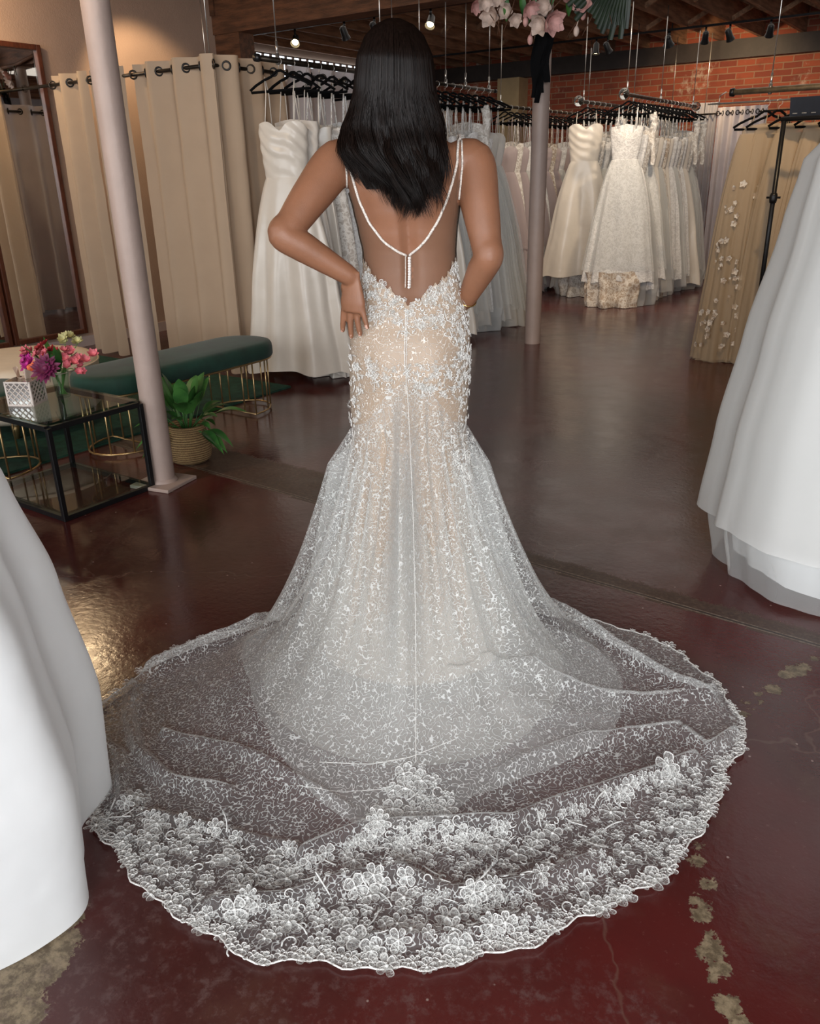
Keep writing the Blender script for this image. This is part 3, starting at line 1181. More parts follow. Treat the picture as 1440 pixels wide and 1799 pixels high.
for k in range(46):
    a = 2 * PI * k / 46 * 3.1 + rnd.uniform(-.3, .3)
    ln = rnd.uniform(.21, .33)
    rise = rnd.uniform(.55, 1.5)
    if k % 5 == 0:
        rise = rnd.uniform(.0, .3)
        ln = .21
    d = Vector((math.cos(a), math.sin(a), 0))
    side = d.cross(Vector((0, 0, 1)))
    el = min(1.35, rise)
    W = rnd.uniform(.030, .046)
    base = d * rnd.uniform(.005, .04) + Vector((0, 0, .14))

    def stemp(s):
        return base + d * (ln * s * math.cos(el)) + Vector((0, 0, ln * (s * math.sin(el) + .25 * s) - .55 * ln * s * s * (1.2 - .6 * math.sin(el))))

    def f(u, v):
        s = .35 + .65 * v + .12
        w = W * math.sin(PI * min(1, .05 + .95 * v) ** .8) * (1 - .25 * v)
        return stemp(s * 1.05) + side * (w * (u - .5) * 2) + Vector((0, 0, abs(u - .5) * w * .7))
    m = MB()
    m.tube([stemp(s) for s in (0, .15, .3, .5)], .0022, 5)
    m.grid(f, 4, 10)
    m.build('leaf', M['leaf'], t)

# ------------------------------------------------------------------ rails, cables, hangers
ZR = 2.10


def rail_set(name, label, p, q, z, r, mat, cables, group=None, glassends=False, twist=False):
    """ceiling-hung clothes rail from p to q (x,y)"""
    p, q = Vector((*p, z)), Vector((*q, z))
    c = (p + q) / 2
    t = thing(name, label, 'clothes rail', c, 0, group)
    m = MB()
    a, b = p - c, q - c
    if twist:
        n = 60
        pts = [a.lerp(b, i / n) for i in range(n + 1)]
        m.tube(pts, [r * (.80 + .25 * abs(math.sin(i * 1.9))) for i in range(n + 1)], 8)
    else:
        m.tube([a, b], r, 12)
    m.build('rail', mat, t)
    for e, s_ in ((a, -1), (b, 1)):
        d = (b - a).normalized() * s_
        m = MB()
        if glassends:
            m.sphere(e + d * .03, .055, 14)
            m.build('glass_finial', M['glass'], t)
        else:
            m.tube([e, e + d * .03], r * 1.35, 12)
            m.build('end_cap', M['black_metal'], t)
    for f in cables:
        e = a.lerp(b, f)
        m = MB()
        m.tube([e + Vector((0, 0, .10)), e + Vector((0, 0, 3.0 - z))], .004, 6)
        m.build('cable', M['silver'], t)
        m = MB()
        m.tube([e + Vector((0, 0, -r * 1.4)), e + Vector((0, 0, .04))], .013, 8)
        m.tube([e + Vector((0, 0, .03)), e + Vector((0, 0, .11))], .008, 8)
        m.build('clamp', M['silver'], t)
    return t


def hanger_meshes():
    m = MB()
    w = .205
    pts = [(-w, 0, -.145), (-w - .008, 0, -.132), (-.17, 0, -.105), (-.11, 0, -.078), (-.06, 0, -.062), (-.03, 0, -.040), (-.012, 0, -.030), (.012, 0, -.030),
           (.03, 0, -.040), (.06, 0, -.062), (.11, 0, -.078), (.17, 0, -.105), (w + .008, 0, -.132), (w, 0, -.145)]
    m.tube(pts, .012, 8, closed=True, flat=(.7, 1.1))
    body = m.mesh('frame', M['velvet_black'])
    m = MB()
    hk = [(0, 0, -.034), (0, 0, .0)]
    for i in range(11):
        a = -PI / 2 + 0.3 + (PI * 1.35) * i / 10
        hk.append((.022 * math.cos(a), 0, .024 + .022 * math.sin(a)))
    m.tube(hk, .0019, 6)
    return body, m.mesh('hook', M['silver'])


HB, HH = hanger_meshes()


def hanger(x, y, zr, rz, label, group, tilt=0.0):
    """zr: rail top height; hook rests on the rail"""
    t = thing('clothes_hanger', label, 'hanger', (x, y, zr - .046), rz, group)
    put(HB, 'frame', t, (0, 0, 0), (0, tilt, 0))
    put(HH, 'hook', t)
    return t


# ------------------------------------------------------------------ hanging gowns
def gown_parts(st):
    """meshes of one gown: local z=0 is the floor, front faces -y"""
    rnd = random.Random(st['seed'])
    hem, zw, zt = st['hem'], st['waist'], st['top']
    W, D = st['W'], st['D']
    ww, wd = st.get('ww', .135), st.get('wd', .045)
    bw, bd = st.get('bw', .175), st.get('bd', .06)
    hipw = st.get('hipw', .19)
    K = [(rnd.choice(st.get('K', (7, 9, 11, 13))), rnd.uniform(0, 6.28), rnd.uniform(.5, 1)) for _ in range(4)]
    amp = st.get('amp', .16)
    parts = []

    def fold(th, k):
        s = 0
        for n_, ph, a in K:
            s += a * math.cos(n_ * th + ph + .5 * math.sin(2 * th + ph) + k * .8 * math.sin(ph))
        return s / 2.4

    sway = rnd.uniform(-.03, .03)

    def ring(th, z, scale=1.0):
        k = (zw - z) / (zw - hem)
        kk = max(0.0, min(1.2, k))
        if st.get('prof'):
            w, d = lerp(st['prof'], z)
            f = fold(th, kk) * amp * min(1, kk * 1.7 + .05)
            g_ = fold(th * 2.3 + 1, kk) * amp * .25
            return (w * scale * math.sin(th) * (1 + f * .8 + g_) , -d * scale * math.cos(th) * (1 + f * .8 + g_))
        sh = kk ** st.get('pw', .8)
        w = ww + (W - ww) * sh + (hipw - ww) * math.sin(PI * min(1, kk * 1.6)) * .25 * (kk < .62)
        d = wd + (D - wd) * sh
        f = fold(th, kk) * amp * min(1, kk * 1.7 + .05)
        cs, sn = math.cos(th), math.sin(th)
        x = w * scale * sn * (1 + f * .55) + sway * kk
        y = -d * scale * cs * (1 + f * 2.0) - .02 * f
        nz = noise.noise(Vector((x * 4, y * 4 + st['seed'], z * 2.2)))
        return x + .012 * nz * kk, y + .016 * nz * kk

    def skirt(u, v, scale=1.0, zz0=None, zz1=None):
        th = 2 * PI * u
        z1 = hem if zz1 is None else zz1
        z0 = zw if zz0 is None else zz0
        z = z0 + (z1 - z0) * v
        x, y = ring(th, z, scale)
        if v > .9:
            z += (.012 * math.sin(5 * th + st['seed']) + .02 * (x / max(W, .01)) ** 2 * st.get('scoop', -1)) * (v - .9) * 10
        return (x, y, z)

    if st.get('inner'):
        m = MB()
        m.grid(lambda u, v: skirt(u, v, .86, None, hem + .03), 72, 22, True)
        parts.append(('lining', m, M[st['inner']], None))
    m = MB()
    m.grid(skirt, st.get('nu', 128), st.get('nv', 30), True)
    parts.append(('skirt', m, M[st['skirt']], None))
    if st.get('tier'):
        m = MB()
        m.grid(lambda u, v: skirt(u, v, 1.07, None, hem + st['tier']), 128, 26, True)
        parts.append(('overskirt', m, M[st.get('tier_mat', st['skirt'])], None))
    if st.get('puddle'):
        # the train gathered below, reaching down to the floor
        pm = MB()
        lo = .004
        ox = rnd.uniform(-.08, .08)

        def pud(u, v):
            th = 2 * PI * u
            z = hem + .10 + (lo - hem - .10) * v
            k = v
            x = (W * .72 * (1 - .1 * k)) * math.sin(th) * (1 + .18 * math.cos(5 * th + 1) + .10 * math.cos(11 * th)) + ox
            y = -(D * 1.0 + .05 * k) * math.cos(th) * (1 + .35 * math.cos(6 * th + 2) * (0.4 + k)) - .01
            n_ = noise.noise(Vector((x * 9, z * 9, st['seed'])))
            return (x + .02 * n_, y + .03 * n_, z if v > .999 else z + .02 * n_ * (1 - v))
        pm.grid(pud, 96, 14, True)
        parts.append(('train', pm, M[st.get('puddle_mat', st['skirt'])], None))
    # bodice
    kind = st.get('neck', 'sweet')

    def topz(th):
        fr = max(0.0, math.cos(th))
        if kind == 'sweet':
            return zt - .035 * (1 - abs(math.cos(th))) + fr * (.030 * abs(math.sin(th * 1.0)) * 2.0 - .035 * math.exp(-(th if th < PI else th - 2 * PI) ** 2 / .06))
        if kind == 'vee':
            a = th if th < PI else th - 2 * PI
            return zt - .15 * math.exp(-(a / .5) ** 2) - .03 * abs(math.sin(th))
        if kind == 'high':
            return zt + .10 * abs(math.cos(th)) ** .5
        return zt - .02 * abs(math.sin(th))

    def bod(u, v):
        th = 2 * PI * u
        z = (zw - .012) + (topz(th) - zw + .012) * v
        q = (z - zw) / max(.01, zt - zw)
        q = max(0, min(1.15, q))
        w = ww + (bw - ww) * math.sin(min(1, q) * PI / 2)
        d = wd + (bd - wd) * math.sin(min(1, q) * PI / 2)
        bust = .018 * math.exp(-((q - .68) / .22) ** 2) * max(0, math.cos(th)) * (math.exp(-((math.sin(th) - .5) / .3) ** 2) + math.exp(-((math.sin(th) + .5) / .3) ** 2))
        x, y = w * math.sin(th), -(d + bust) * math.cos(th)
        if st.get('drape'):
            s_ = math.sin((z * 70 + 9 * math.sin(th) * abs(math.sin(th))) * 1.0)
            am = .0030 * (1 if q > .35 else .4)
            x += am * s_ * math.sin(th)
            y -= am * s_ * math.cos(th) * 1.6
        return (x, y, z)
    m = MB()
    m.grid(bod, 72, 34, True)
    parts.append(('bodice', m, M[st.get('bodice', st['skirt'])], None))
    hz = st['hz']   # height of the hanger's shoulder bar
    nz_ = topz(.6)
    sw = bw * math.sin(.62)
    for sg in (-1, 1):
        m = MB()
        if kind == 'high':
            m.tube([(sg * sw * 1.0, -.01, nz_ + .02), (sg * sw * .95, 0, (nz_ + hz) / 2 + .01), (sg * .085, 0, hz - .052)], .010, 6, flat=(.35, 1.6))
        else:
            m.tube([(sg * sw, -bd * .75, nz_ - .005), (sg * sw * .95, -.02, (nz_ + hz) / 2), (sg * .10, 0, hz - .065), (sg * sw * .9, .02, (nz_ + hz) / 2), (sg * sw, bd * .75, nz_ - .02)],
                   .0035 if kind != 'vee' else .006, 6)
        parts.append(('strap', m, M[st.get('bodice', st['skirt'])], None))
    if st.get('sleeves'):
        for sg in (-1, 1):
            m = MB()
            n_ = 9
            pts = [(sg * (bw * .9 + .035 * (i / n_) ** .6 + .008 * math.sin(i)), -.015, hz - .13 - (st['sleeves']) * i / n_) for i in range(n_ + 1)]
            m.tube(pts, [.040 - .018 * i / n_ for i in range(n_ + 1)], 12, caps=False, flat=(1, .55))
            parts.append(('sleeve', m, M[st.get('sleeve_mat', st.get('bodice', st['skirt']))], None))
    if st.get('cuff'):
        pass
    out = []
    for nm, mb_, mt, _ in parts:
        out.append((nm, mb_.mesh(nm, mt)))
    return out


def place_gown(parts, x, y, rz, label, group, sz=1.0, sx=1.0):
    t = thing('wedding_gown', label, 'dress', (x, y, 0), rz, group)
    t.scale = (sx, 1, sz)
    for nm, me in parts:
        put(me, nm, t)
    return t


HZ = ZR - .046 + .02   # shoulder bar reference for ceiling rails (rail top is ZR + r)
base = dict(hem=.10, waist=1.32, top=1.62, W=.36, D=.085, hz=HZ, seed=1, skirt='crepe')


def G(**kw):
    d = dict(base)
    d.update(kw)
    return gown_parts(d)


gp = {}
gp['satin'] = G(seed=3, skirt='satin', bodice='satin', drape=True, W=.40, D=.16, hem=.09, waist=1.40, top=1.72, amp=.20, K=(5, 7, 8, 11), nu=200, nv=44, ww=.14, wd=.07, bw=.165, bd=.08)
gp['crepe'] = G(seed=4, skirt='crepe', bodice='crepe', drape=True, W=.34, D=.09, hem=.06, waist=1.42, top=1.76, neck='straight')
gp['ivory_lace'] = G(seed=5, skirt='lace_ivory', bodice='lace_ivory', W=.30, D=.07, neck='vee', puddle=True, hem=.16, top=1.74, waist=1.40)
gp['white_lace'] = G(seed=6, skirt='lace_white', bodice='lace_white', W=.34, D=.07, neck='vee', puddle=True, puddle_mat='tulle_white', top=1.76, waist=1.42, hem=.2)
gp['tulle'] = G(seed=7, skirt='tulle_white', inner='crepe', bodice='lace_white', W=.42, D=.085, tier=.14, tier_mat='tulle_sheer', hem=.10, puddle=True, puddle_mat='tulle_white', top=1.72, waist=1.42, neck='vee')
gp['grey_tulle'] = G(seed=8, skirt='tulle_grey', inner='crepe', bodice='tulle_white', W=.46, D=.12, tier=.16, tier_mat='tulle_sheer', hem=.02, top=1.72, waist=1.46, amp=.18)
gp['blush'] = G(seed=9, skirt='tulle_blush', inner='curtain_lilac', bodice='tulle_blush', W=.40, D=.09, tier=.5, tier_mat='tulle_blush', hem=.05, top=1.66, waist=1.40)
gp['sleeved'] = G(seed=10, skirt='tulle_white', inner='crepe', bodice='lace_ivory', W=.36, D=.07, neck='high', sleeves=.5, top=1.72, waist=1.36, hem=.12, puddle=True, puddle_mat='tulle_white')
gp['tan_lace'] = G(seed=12, skirt='lace_tan', bodice='lace_tan', W=.30, D=.07, neck='vee', puddle=True, puddle_mat='lace_tan', top=1.74, hem=.2, waist=1.4)
gp['satin2'] = G(seed=13, skirt='satin', bodice='satin', drape=True, W=.42, D=.10, hem=.26, waist=1.50, top=1.86, amp=.15, K=(5, 6, 7, 9), nu=200, nv=44, ww=.15, wd=.06, bw=.19, bd=.08)
gp['slim_satin'] = G(seed=14, skirt='satin', bodice='satin', W=.27, D=.06, puddle=True, hem=.18, top=1.74, waist=1.42, neck='vee')
gp['sequin'] = G(seed=15, skirt='lace_white', bodice='lace_white', W=.40, D=.08, tier=.12, tier_mat='tulle_sheer', hem=.28, top=1.84, waist=1.50, neck='vee', puddle=True, puddle_mat='lace_tan')

DESC = dict(satin='ivory satin gown', crepe='ivory crepe gown', ivory_lace='ivory lace gown', white_lace='white lace gown', tulle='white tulle gown',
            grey_tulle='grey-white tulle gown', blush='dusky blush tulle gown', sleeved='long-sleeved lace gown', tan_lace='champagne lace gown',
            satin2='strapless ivory satin gown', slim_satin='slim ivory satin gown', sequin='sheer beaded lace gown')
ORD = ['first', 'second', 'third', 'fourth', 'fifth', 'sixth', 'seventh', 'eighth', 'ninth', 'tenth', 'eleventh', 'twelfth', 'thirteenth', 'fourteenth', 'fifteenth',
       'sixteenth', 'seventeenth', 'eighteenth', 'nineteenth', 'twentieth']


def fill_rail(seq, x, y0, dy, where, group, hgroup, hlabel, rz=0.0, jit=.05, first_rz=None, zr=ZR + .018, seed=0, dx=0.0):
    rnd = random.Random(seed)
    for i, kx in enumerate(seq):
        y = y0 + dy * i
        r_ = rz + rnd.uniform(-jit, jit)
        if i == 0 and first_rz is not None:
            r_ = first_rz
        lab = '%s, %s from the near end of %s' % (DESC[kx], ORD[i], where)
        xx = x + dx * i
        place_gown(gp[kx], xx, y, r_, lab, group, 1.0, rnd.uniform(.94, 1.04))
        hanger(xx, y, zr, r_, 'black velvet hanger, %s from the near end of %s' % (ORD[i], where), hgroup, rnd.uniform(-.04, .04))


# rail beside the fitting room
rail_set('hanging_rail', 'black ceiling-hung rail of gowns left of the woman', (-4.10, 4.30), (-4.10, 5.75), ZR, .018, M['bronze'], (.12, .9), 'black ceiling-hung rails')
fill_rail(['satin', 'crepe', 'slim_satin', 'ivory_lace', 'white_lace', 'tulle', 'ivory_lace'], -4.10, 4.48, .135, 'the rail left of the woman',
          'gowns on the rail left of the woman', 'hangers on the rail left of the woman', 'black velvet hanger on the rail left of the woman', R(8), .08, R(22), seed=2)
# rail seen right of her head
rail_set('hanging_rail', 'black ceiling-hung rail of gowns just right of her head', (-4.16, 6.15), (-4.16, 7.45), ZR, .012, M['bronze'], (.05, .35, .6, .92), 'black ceiling-hung rails')
fill_rail(['crepe', 'satin', 'tulle', 'ivory_lace', 'tulle', 'white_lace', 'sleeved', 'tulle', 'grey_tulle', 'grey_tulle'], -4.16, 6.22, .125, 'the rail right of her head',
          'gowns on the rail right of her head', 'hangers on the rail right of her head', 'black velvet hanger on the rail right of her head', R(12), .06, seed=5)
# rail further back with blush gowns
rail_set('hanging_rail', 'far ceiling-hung rail of blush gowns left of the right column', (-5.0, 9.1), (-5.0, 11.6), ZR, .016, M['bronze'], (.0, .5, .98), 'black ceiling-hung rails', glassends=True)
fill_rail(['blush', 'ivory_lace', 'blush', 'tulle', 'blush', 'white_lace', 'blush', 'tan_lace', 'blush', 'tulle', 'blush', 'white_lace', 'blush', 'tan_lace', 'blush', 'tulle'], -5.0, 9.2, .15,
          'the far blush rail', 'gowns on the far blush rail', 'hangers on the far blush rail', 'black velvet hanger on the far rail of blush gowns', R(10), .06, seed=9)
# right side rails
rail_set('hanging_rail', 'twisted bronze rail with glass finial above the strapless satin gown', (-4.09, 9.22), (-4.05, 12.3), ZR, .02, M['bronze'], (.03, .5, .95), 'twisted rails with glass finials', True, True)
fill_rail(['satin2', 'ivory_lace', 'tulle', 'white_lace', 'sleeved', 'ivory_lace', 'tulle', 'white_lace', 'grey_tulle', 'ivory_lace', 'tulle', 'sleeved', 'white_lace', 'tulle'], -4.08, 9.40, .16,
          'the satin gown rail', 'gowns on the strapless satin gown rail', 'hangers on the satin gown rail', 'black velvet hanger on the rail of the strapless satin gown', R(20), .05, R(26), seed=12)
rail_set('hanging_rail', 'twisted bronze rail with glass finials above the sheer beaded gowns', (-3.40, 8.75), (-3.44, 11.2), ZR, .02, M['bronze'], (.02, .45, .95), 'twisted rails with glass finials', True, True)
fill_rail(['sequin', 'white_lace', 'sleeved', 'sequin', 'ivory_lace', 'slim_satin', 'tulle', 'tan_lace', 'slim_satin', 'white_lace', 'tulle', 'ivory_lace', 'white_lace', 'satin', 'sleeved', 'tulle', 'sleeved'],
          -3.42, 8.92, .125, 'the beaded gown rail', 'gowns on the beaded gown rail', 'hangers on the beaded gown rail', 'black velvet hanger on the rail of the sheer beaded gown', R(14), .07, R(22), seed=15)

# champagne skirts on the right, garment rack in front
AR = 6.80
rail_set('hanging_rail', 'aged brass pipe rail hung from the ceiling at right edge', (-1.86, 6.95), (-.3, 6.95), 1.915, .021, M['brass_pipe'], (.16, .9))
t = thing('steel_rod', 'thin steel rod carrying the champagne tulle skirts', 'rod', (-1.2, AR, 1.835))
m = MB()
m.tube([(-.80, 0, 0), (.95, 0, 0)], .006, 8)
m.build('rod', M['silver'], t)
for x in (-.72, .85):
    m = MB()
    m.tube([(x, 0, -.01), (x, .0, .05), (x, .15, .085)], .004, 6)
    m.build('link', M['silver'], t)
gp['tan'] = gown_parts(dict(base, seed=21, skirt='tulle_tan', inner='lining_tan', bodice='tulle_tan', W=.34, D=.17, hem=.01, waist=1.62, top=1.69, ww=.15, wd=.03, bw=.15, bd=.03,
                            neck='straight', hz=1.80, amp=.12, K=(11, 13, 17, 23), nu=200, nv=40, pw=.75, tier=.02, tier_mat='tulle_tan'))
gp['tan2'] = gown_parts(dict(base, seed=22, skirt='tulle_tan', inner='lining_tan', bodice='tulle_tan', W=.33, D=.15, hem=.02, waist=1.62, top=1.69, ww=.15, wd=.03, bw=.15, bd=.03,
                             neck='straight', hz=1.80, amp=.14, K=(11, 13, 17, 23), nu=200, nv=40, pw=.8))
for i, (x, kx, rz, lab) in enumerate(((-1.58, 'tan', .55, 'champagne tulle skirt with floral applique nearest the aisle'),
                                      (-1.50, 'tan2', .6, 'champagne tulle skirt, second from the aisle'),
                                      (-1.34, 'tan', .5, 'champagne tulle skirt behind the black rack pole'),
                                      (-1.18, 'tan2', .6, 'champagne tulle skirt just right of the rack pole'),
                                      (-1.02, 'tan', .55, 'champagne tulle skirt cut by the right picture edge'))):
    tg = thing('tulle_skirt', lab, 'skirt', (x, AR + (0 if i % 2 else -.02), 0), rz, 'champagne tulle skirts')
    for nm, me in gp[kx]:
        put(me, nm, tg)
    if i == 0:
        m = MB()
        rnd = random.Random(3)
        for k in range(60):
            zz = .12 + 1.2 * rnd.random() ** 1.3
            kk = (1.62 - zz) / 1.61
            w = .15 + (.37 - .15) * kk ** .75
            th = R(rnd.uniform(-70, 5))
            d = .03 + (.18 - .03) * kk ** .75
            c = Vector((w * math.sin(th) * 1.02, -d * math.cos(th) * 1.15, zz))
            m = MB()
            petal_flower(m, c, Vector((math.sin(th), -math.cos(th), .1)), rnd.uniform(.012, .03), 5, .8, .2, 1, k)
            m.build('floral_applique', M['lace_tan'], tg)
    hanger(x, AR + (0 if i % 2 else -.02), 1.835 + .008, rz, 'black velvet hanger, %s of the champagne skirts from the aisle' % ORD[i], 'hangers of the champagne skirts', 0)

t = thing('garment_rack', 'black rolling garment rack before the champagne skirts', 'garment rack', (-1.36, 6.36, 0))
m = MB()
m.tube([(0, 0, .14), (0, 0, 1.68)], .016, 12)
m.build('upright', M['black_metal'], t)
m = MB()
m.tube([(1.3, 0, .14), (1.3, 0, 1.68)], .016, 12)
m.build('upright', M['black_metal'], t)
m = MB()
m.tube([(-.02, 0, 1.69), (1.32, 0, 1.69)], .015, 12)
m.build('top_bar', M['black_metal'], t)
m = MB()
m.lathe([(.022, 1.17), (.026, 1.19), (.026, 1.22), (.02, 1.235)], 16, caps=True)
m.tube([(-.045, 0, 1.205), (.045, 0, 1.205)], .007, 8)
m.build('height_collar', M['black_metal'], t)
for x in (0, 1.3):
    m = MB()
    m.tube([(x, -.34, .095), (x, -.24, .15), (x, -.1, .155), (x, .1, .155), (x, .22, .15), (x, .30, .095)], .018, 10)
    foot = m.build('foot', M['black_metal'], t)
    for y in (-.36, .31):
        m = MB()
        m.tube([(x - .012, y, .036), (x + .012, y, .036)], .036, 18)
        m.tube([(x, y, .036), (x, y, .10)], .012, 8)
        m.build('caster', M['caster'], foot)
m = MB()
m.tube([(0, 0, .13), (1.3, 0, .13)], .014, 10)
m.build('lower_bar', M['black_metal'], t)

t = thing('cloth_panel', 'dark navy cloth panel with pale stitching above the rack bar', 'cloth', (-.95, 6.55, 1.70))
m = MB()
m.grid(lambda u, v: (-.42 + .84 * u, .006 * math.sin(u * 12) - .05 * v, .012 + .115 * v), 30, 6)
m.grid(lambda u, v: (-.42 + .84 * u, .05 + .006 * math.sin(u * 11) - .09 * v + .0, .012 + .115 * v), 30, 6)
m.build('cloth', M['navy'], t)
m = MB()
for k in range(14):
    m.bar((-.40 + k * .058, -.016, .03), (-.37 + k * .058, -.016, .03), .003, .004)
m.build('stitching', M['thread'], t)

# ------------------------------------------------------------------ fitting-room curtains
def curtain(p, q, mat, label, ztop=2.17, lam=.25, amp=.045, grom=True, zr=2.105, seed=0, cat='curtain', nfold=None):
    p, q = Vector((*p, 0)), Vector((*q, 0))
    ln = (q - p).length
    ang = math.atan2((q - p).y, (q - p).x)
    t = thing('curtain', label, cat, p, ang)
    nf = nfold or max(2, round(ln / lam))
    lam = ln / nf
    rnd = random.Random(seed)
    ph = [rnd.uniform(-.5, .5) for _ in range(nf + 2)]

    def f(u, v):
        s = u * ln
        a = amp * (1 + .45 * v)
        i = int(u * nf * .999)
        w = 2 * PI * s / lam
        y = a * math.sin(w + .5 * v * ph[i] * math.sin(PI * (u * nf - i)))
        y += .018 * noise.noise(Vector((s * 3, v * 1.5, seed))) * v + .006 * noise.noise(Vector((s * 14, v * 9, seed)))
        x = s + .25 * a * math.sin(2 * w) * .3
        z = ztop - (ztop - .03) * v + .006 * math.sin(w * 2) * v
        return (x, y, z)
    m = MB()
    m.grid(f, nf * 14, 40)
    m.build('panel', mat, t)
    if grom:
        for i in range(nf * 2):
            s = (i + .0) * lam / 2 + .001
            if s > ln:
                break
            m = MB()
            sl = .95 if i % 2 == 0 else -.95
            ax = Vector((-math.sin(sl), math.cos(sl), 0))
            ax2 = Vector((0, 0, 1))
            d_ = Vector((math.cos(sl), math.sin(sl), 0))
            pts = [Vector((s, 0, zr)) + (d_ * math.cos(2 * PI * k / 16) + ax2 * math.sin(2 * PI * k / 16)) * .026 for k in range(16)]
            m.tube(pts, .0065, 6, closed=True)
            m.build('grommet', M['black_metal'] if i % 3 else M['bronze'], t)
    # hem
    return t


CY = 4.36
t = thing('curtain_rod', 'dark bronze fitting-room curtain rod with a corner bend', 'curtain rod', (-4.60, CY, 2.105))
m = MB()
m.tube([(-2.16, 0, 0), (-.04, 0, 0), (0, .04, 0), (0, 2.2, 0)], .0125, 10)
m.build('rod', M['bronze'], t)
m = MB()
m.tube([(-2.172, 0, 0), (-2.16, 0, 0)], .03, 14)
m.build('wall_flange', M['bronze'], t)
for x, y in ((-.02, .02), (0, 2.1)):
    m = MB()
    m.tube([(x, y, -.02), (x, y, .045)], .014, 8)
    m.tube([(x, y, .04), (x, y, .895)], .004, 6)
    m.build('ceiling_cable', M['silver'], t)
curtain((-6.38, CY), (-5.93, CY), M['curtain'], 'beige grommet curtain nearest the mirrored wall', seed=1)
curtain((-5.90, CY), (-5.50, CY), M['curtain'], 'narrow beige curtain just right of the left column', seed=2)
curtain((-5.40, CY), (-4.56, CY), M['curtain'], 'wide beige curtain at the fitting-room front corner', seed=3)
curtain((-4.55, CY - .02), (-4.60, CY + .72), M['curtain'], 'beige curtain on the fitting-room side next to the satin gown', seed=4)
curtain((-4.60, CY + .75), (-4.60, CY + 2.1), M['curtain_white'], 'white curtain behind the gown hangers', seed=5, lam=.26)

# gown hung inside the fitting room, seen through the gap
t = place_gown(gp['tan_lace'], -5.9, 5.5, R(10), 'pale lace gown inside the fitting room, seen between curtains', None)
rail_set('hanging_rail', 'short dark rail inside the fitting room behind the curtains', (-6.2, 5.5), (-5.5, 5.5), 2.0, .012, M['bronze'], (.5,))
hanger(-5.9, 5.5, 2.012, R(10), 'black velvet hanger inside the fitting room', None)

# curtains on the right by the brick wall
curtain((-3.72, 12.15), (-3.44, 12.15), M['curtain_lilac'], 'grey-lilac pleated curtain before the brick wall', ztop=2.2, lam=.07, amp=.02, grom=False, seed=7)
curtain((-3.42, 12.1), (-2.80, 12.1), M['curtain_white'], 'cream curtain with dark floral top edge before the brick wall', ztop=2.13, lam=.12, amp=.025, grom=True, zr=2.06, seed=8)
t = thing('curtain_rod', 'thin bronze rod of the curtains by the brick wall', 'curtain rod', (-3.3, 12.12, 2.06))
m = MB()
m.tube([(-.45, 0, 0), (2.0, 0, 0)], .01, 8)
m.build('rod', M['bronze'], t)
for x in (-.3, 1.8):
    m = MB()
    m.tube([(x, 0, 0), (x, 0, .94)], .004, 6)
    m.build('ceiling_cable', M['silver'], t)

# ------------------------------------------------------------------ ceiling track lights
def track(x0, x1, y, z, label):
    t = thing('light_track', label, 'light track', ((x0 + x1) / 2, y, z))
    m = MB()
    h = (x1 - x0) / 2
    m.box(-h, h, -.018, .018, -.012, .012)
    m.build('track_bar', M['black_metal'], t, False)
    for x in (-h + .1, 0, h - .1):
        m = MB()
        m.box(x - .006, x + .006, -.006, .006, .012, 3.0 - z)
        m.build('stem', M['black_metal'], t, False)


def track_head(x, y, z, tgt, label, group, lit=0, power=30, ang=75):
    """z is the track underside"""
    t = thing('spotlight', label, 'spotlight', (x, y, z), 0, group)
    d = (Vector(tgt) - Vector((x, y, z))).normalized()
    c = Vector((0, 0, -.11))
    m = MB()
    m.tube([(0, 0, 0), (0, 0, -.05)], .012, 8)
    m.tube([(0, 0, -.04), c - d * .02], .008, 8)
    m.build('yoke', M['black_metal'], t)
    m = MB()
    m.tube([c - d * .075, c - d * .06, c + d * .02, c + d * .055], [.022, .034, .038, .05], 18, caps=False)
    m.tube([c - d * .075, c - d * .074], .022, 18)
    m.build('housing', M['black_metal'], t)
    m = MB()
    m.tube([c + d * .030, c + d * .040], [.036, .030], 16)
    m.build('lens', M['lamp_glow'] if lit else M['silver'], t)
    if lit:
        w = Vector((x, y, z)) + c + d * .07
        spot('track_lamp', w, w + d, power, WARM, ang)


track(-8.0, -0.5, 7.9, 2.93, 'black light track over the near gown rails')
track(-8.0, 0.5, 11.0, 2.93, 'black light track over the far hall')
ZT = 2.918
G1 = 'black spotlights on the near track'
track_head(-5.15, 7.9, ZT, (-4.6, 6.0, .6), 'lit warm spotlight just right of her head', G1, 1, 45)
track_head(-6.95, 7.9, ZT, (-5.6, 5.8, .8), 'lit spotlight above the curtained rail left of her head', G1, 1, 30)
track_head(-6.25, 7.9, ZT, (-6.4, 9.5, .6), 'dark spotlight between the two lit ones on near track', G1)
track_head(-5.85, 7.9, ZT, (-5.9, 9.5, .6), 'dark spotlight just left of her head on near track', G1)
track_head(-4.45, 7.9, ZT, (-4.45, 10, .8), 'dark spotlight behind the left end of the garland', G1)
G2 = 'black spotlights on the far track'
track_head(-4.70, 11.0, ZT, (-4.68, 10.7, .2), 'lit pendant-like spotlight above the strapless satin gown', G2, 1, 40, 100)
for i, (px_, py_) in enumerate(((1082, 90), (1104, 52), (1164, 71), (1228, 64), (1277, 62), (1352, 56))):
    w = gw(px_, py_, 2.80)
    x = w.x
    track_head(x, 11.0, ZT, (x + (-.6 if i % 2 else .5), 12.6, .9), 'dark spotlight on far track, %s right of the lit pendant' % ORD[i], G2)
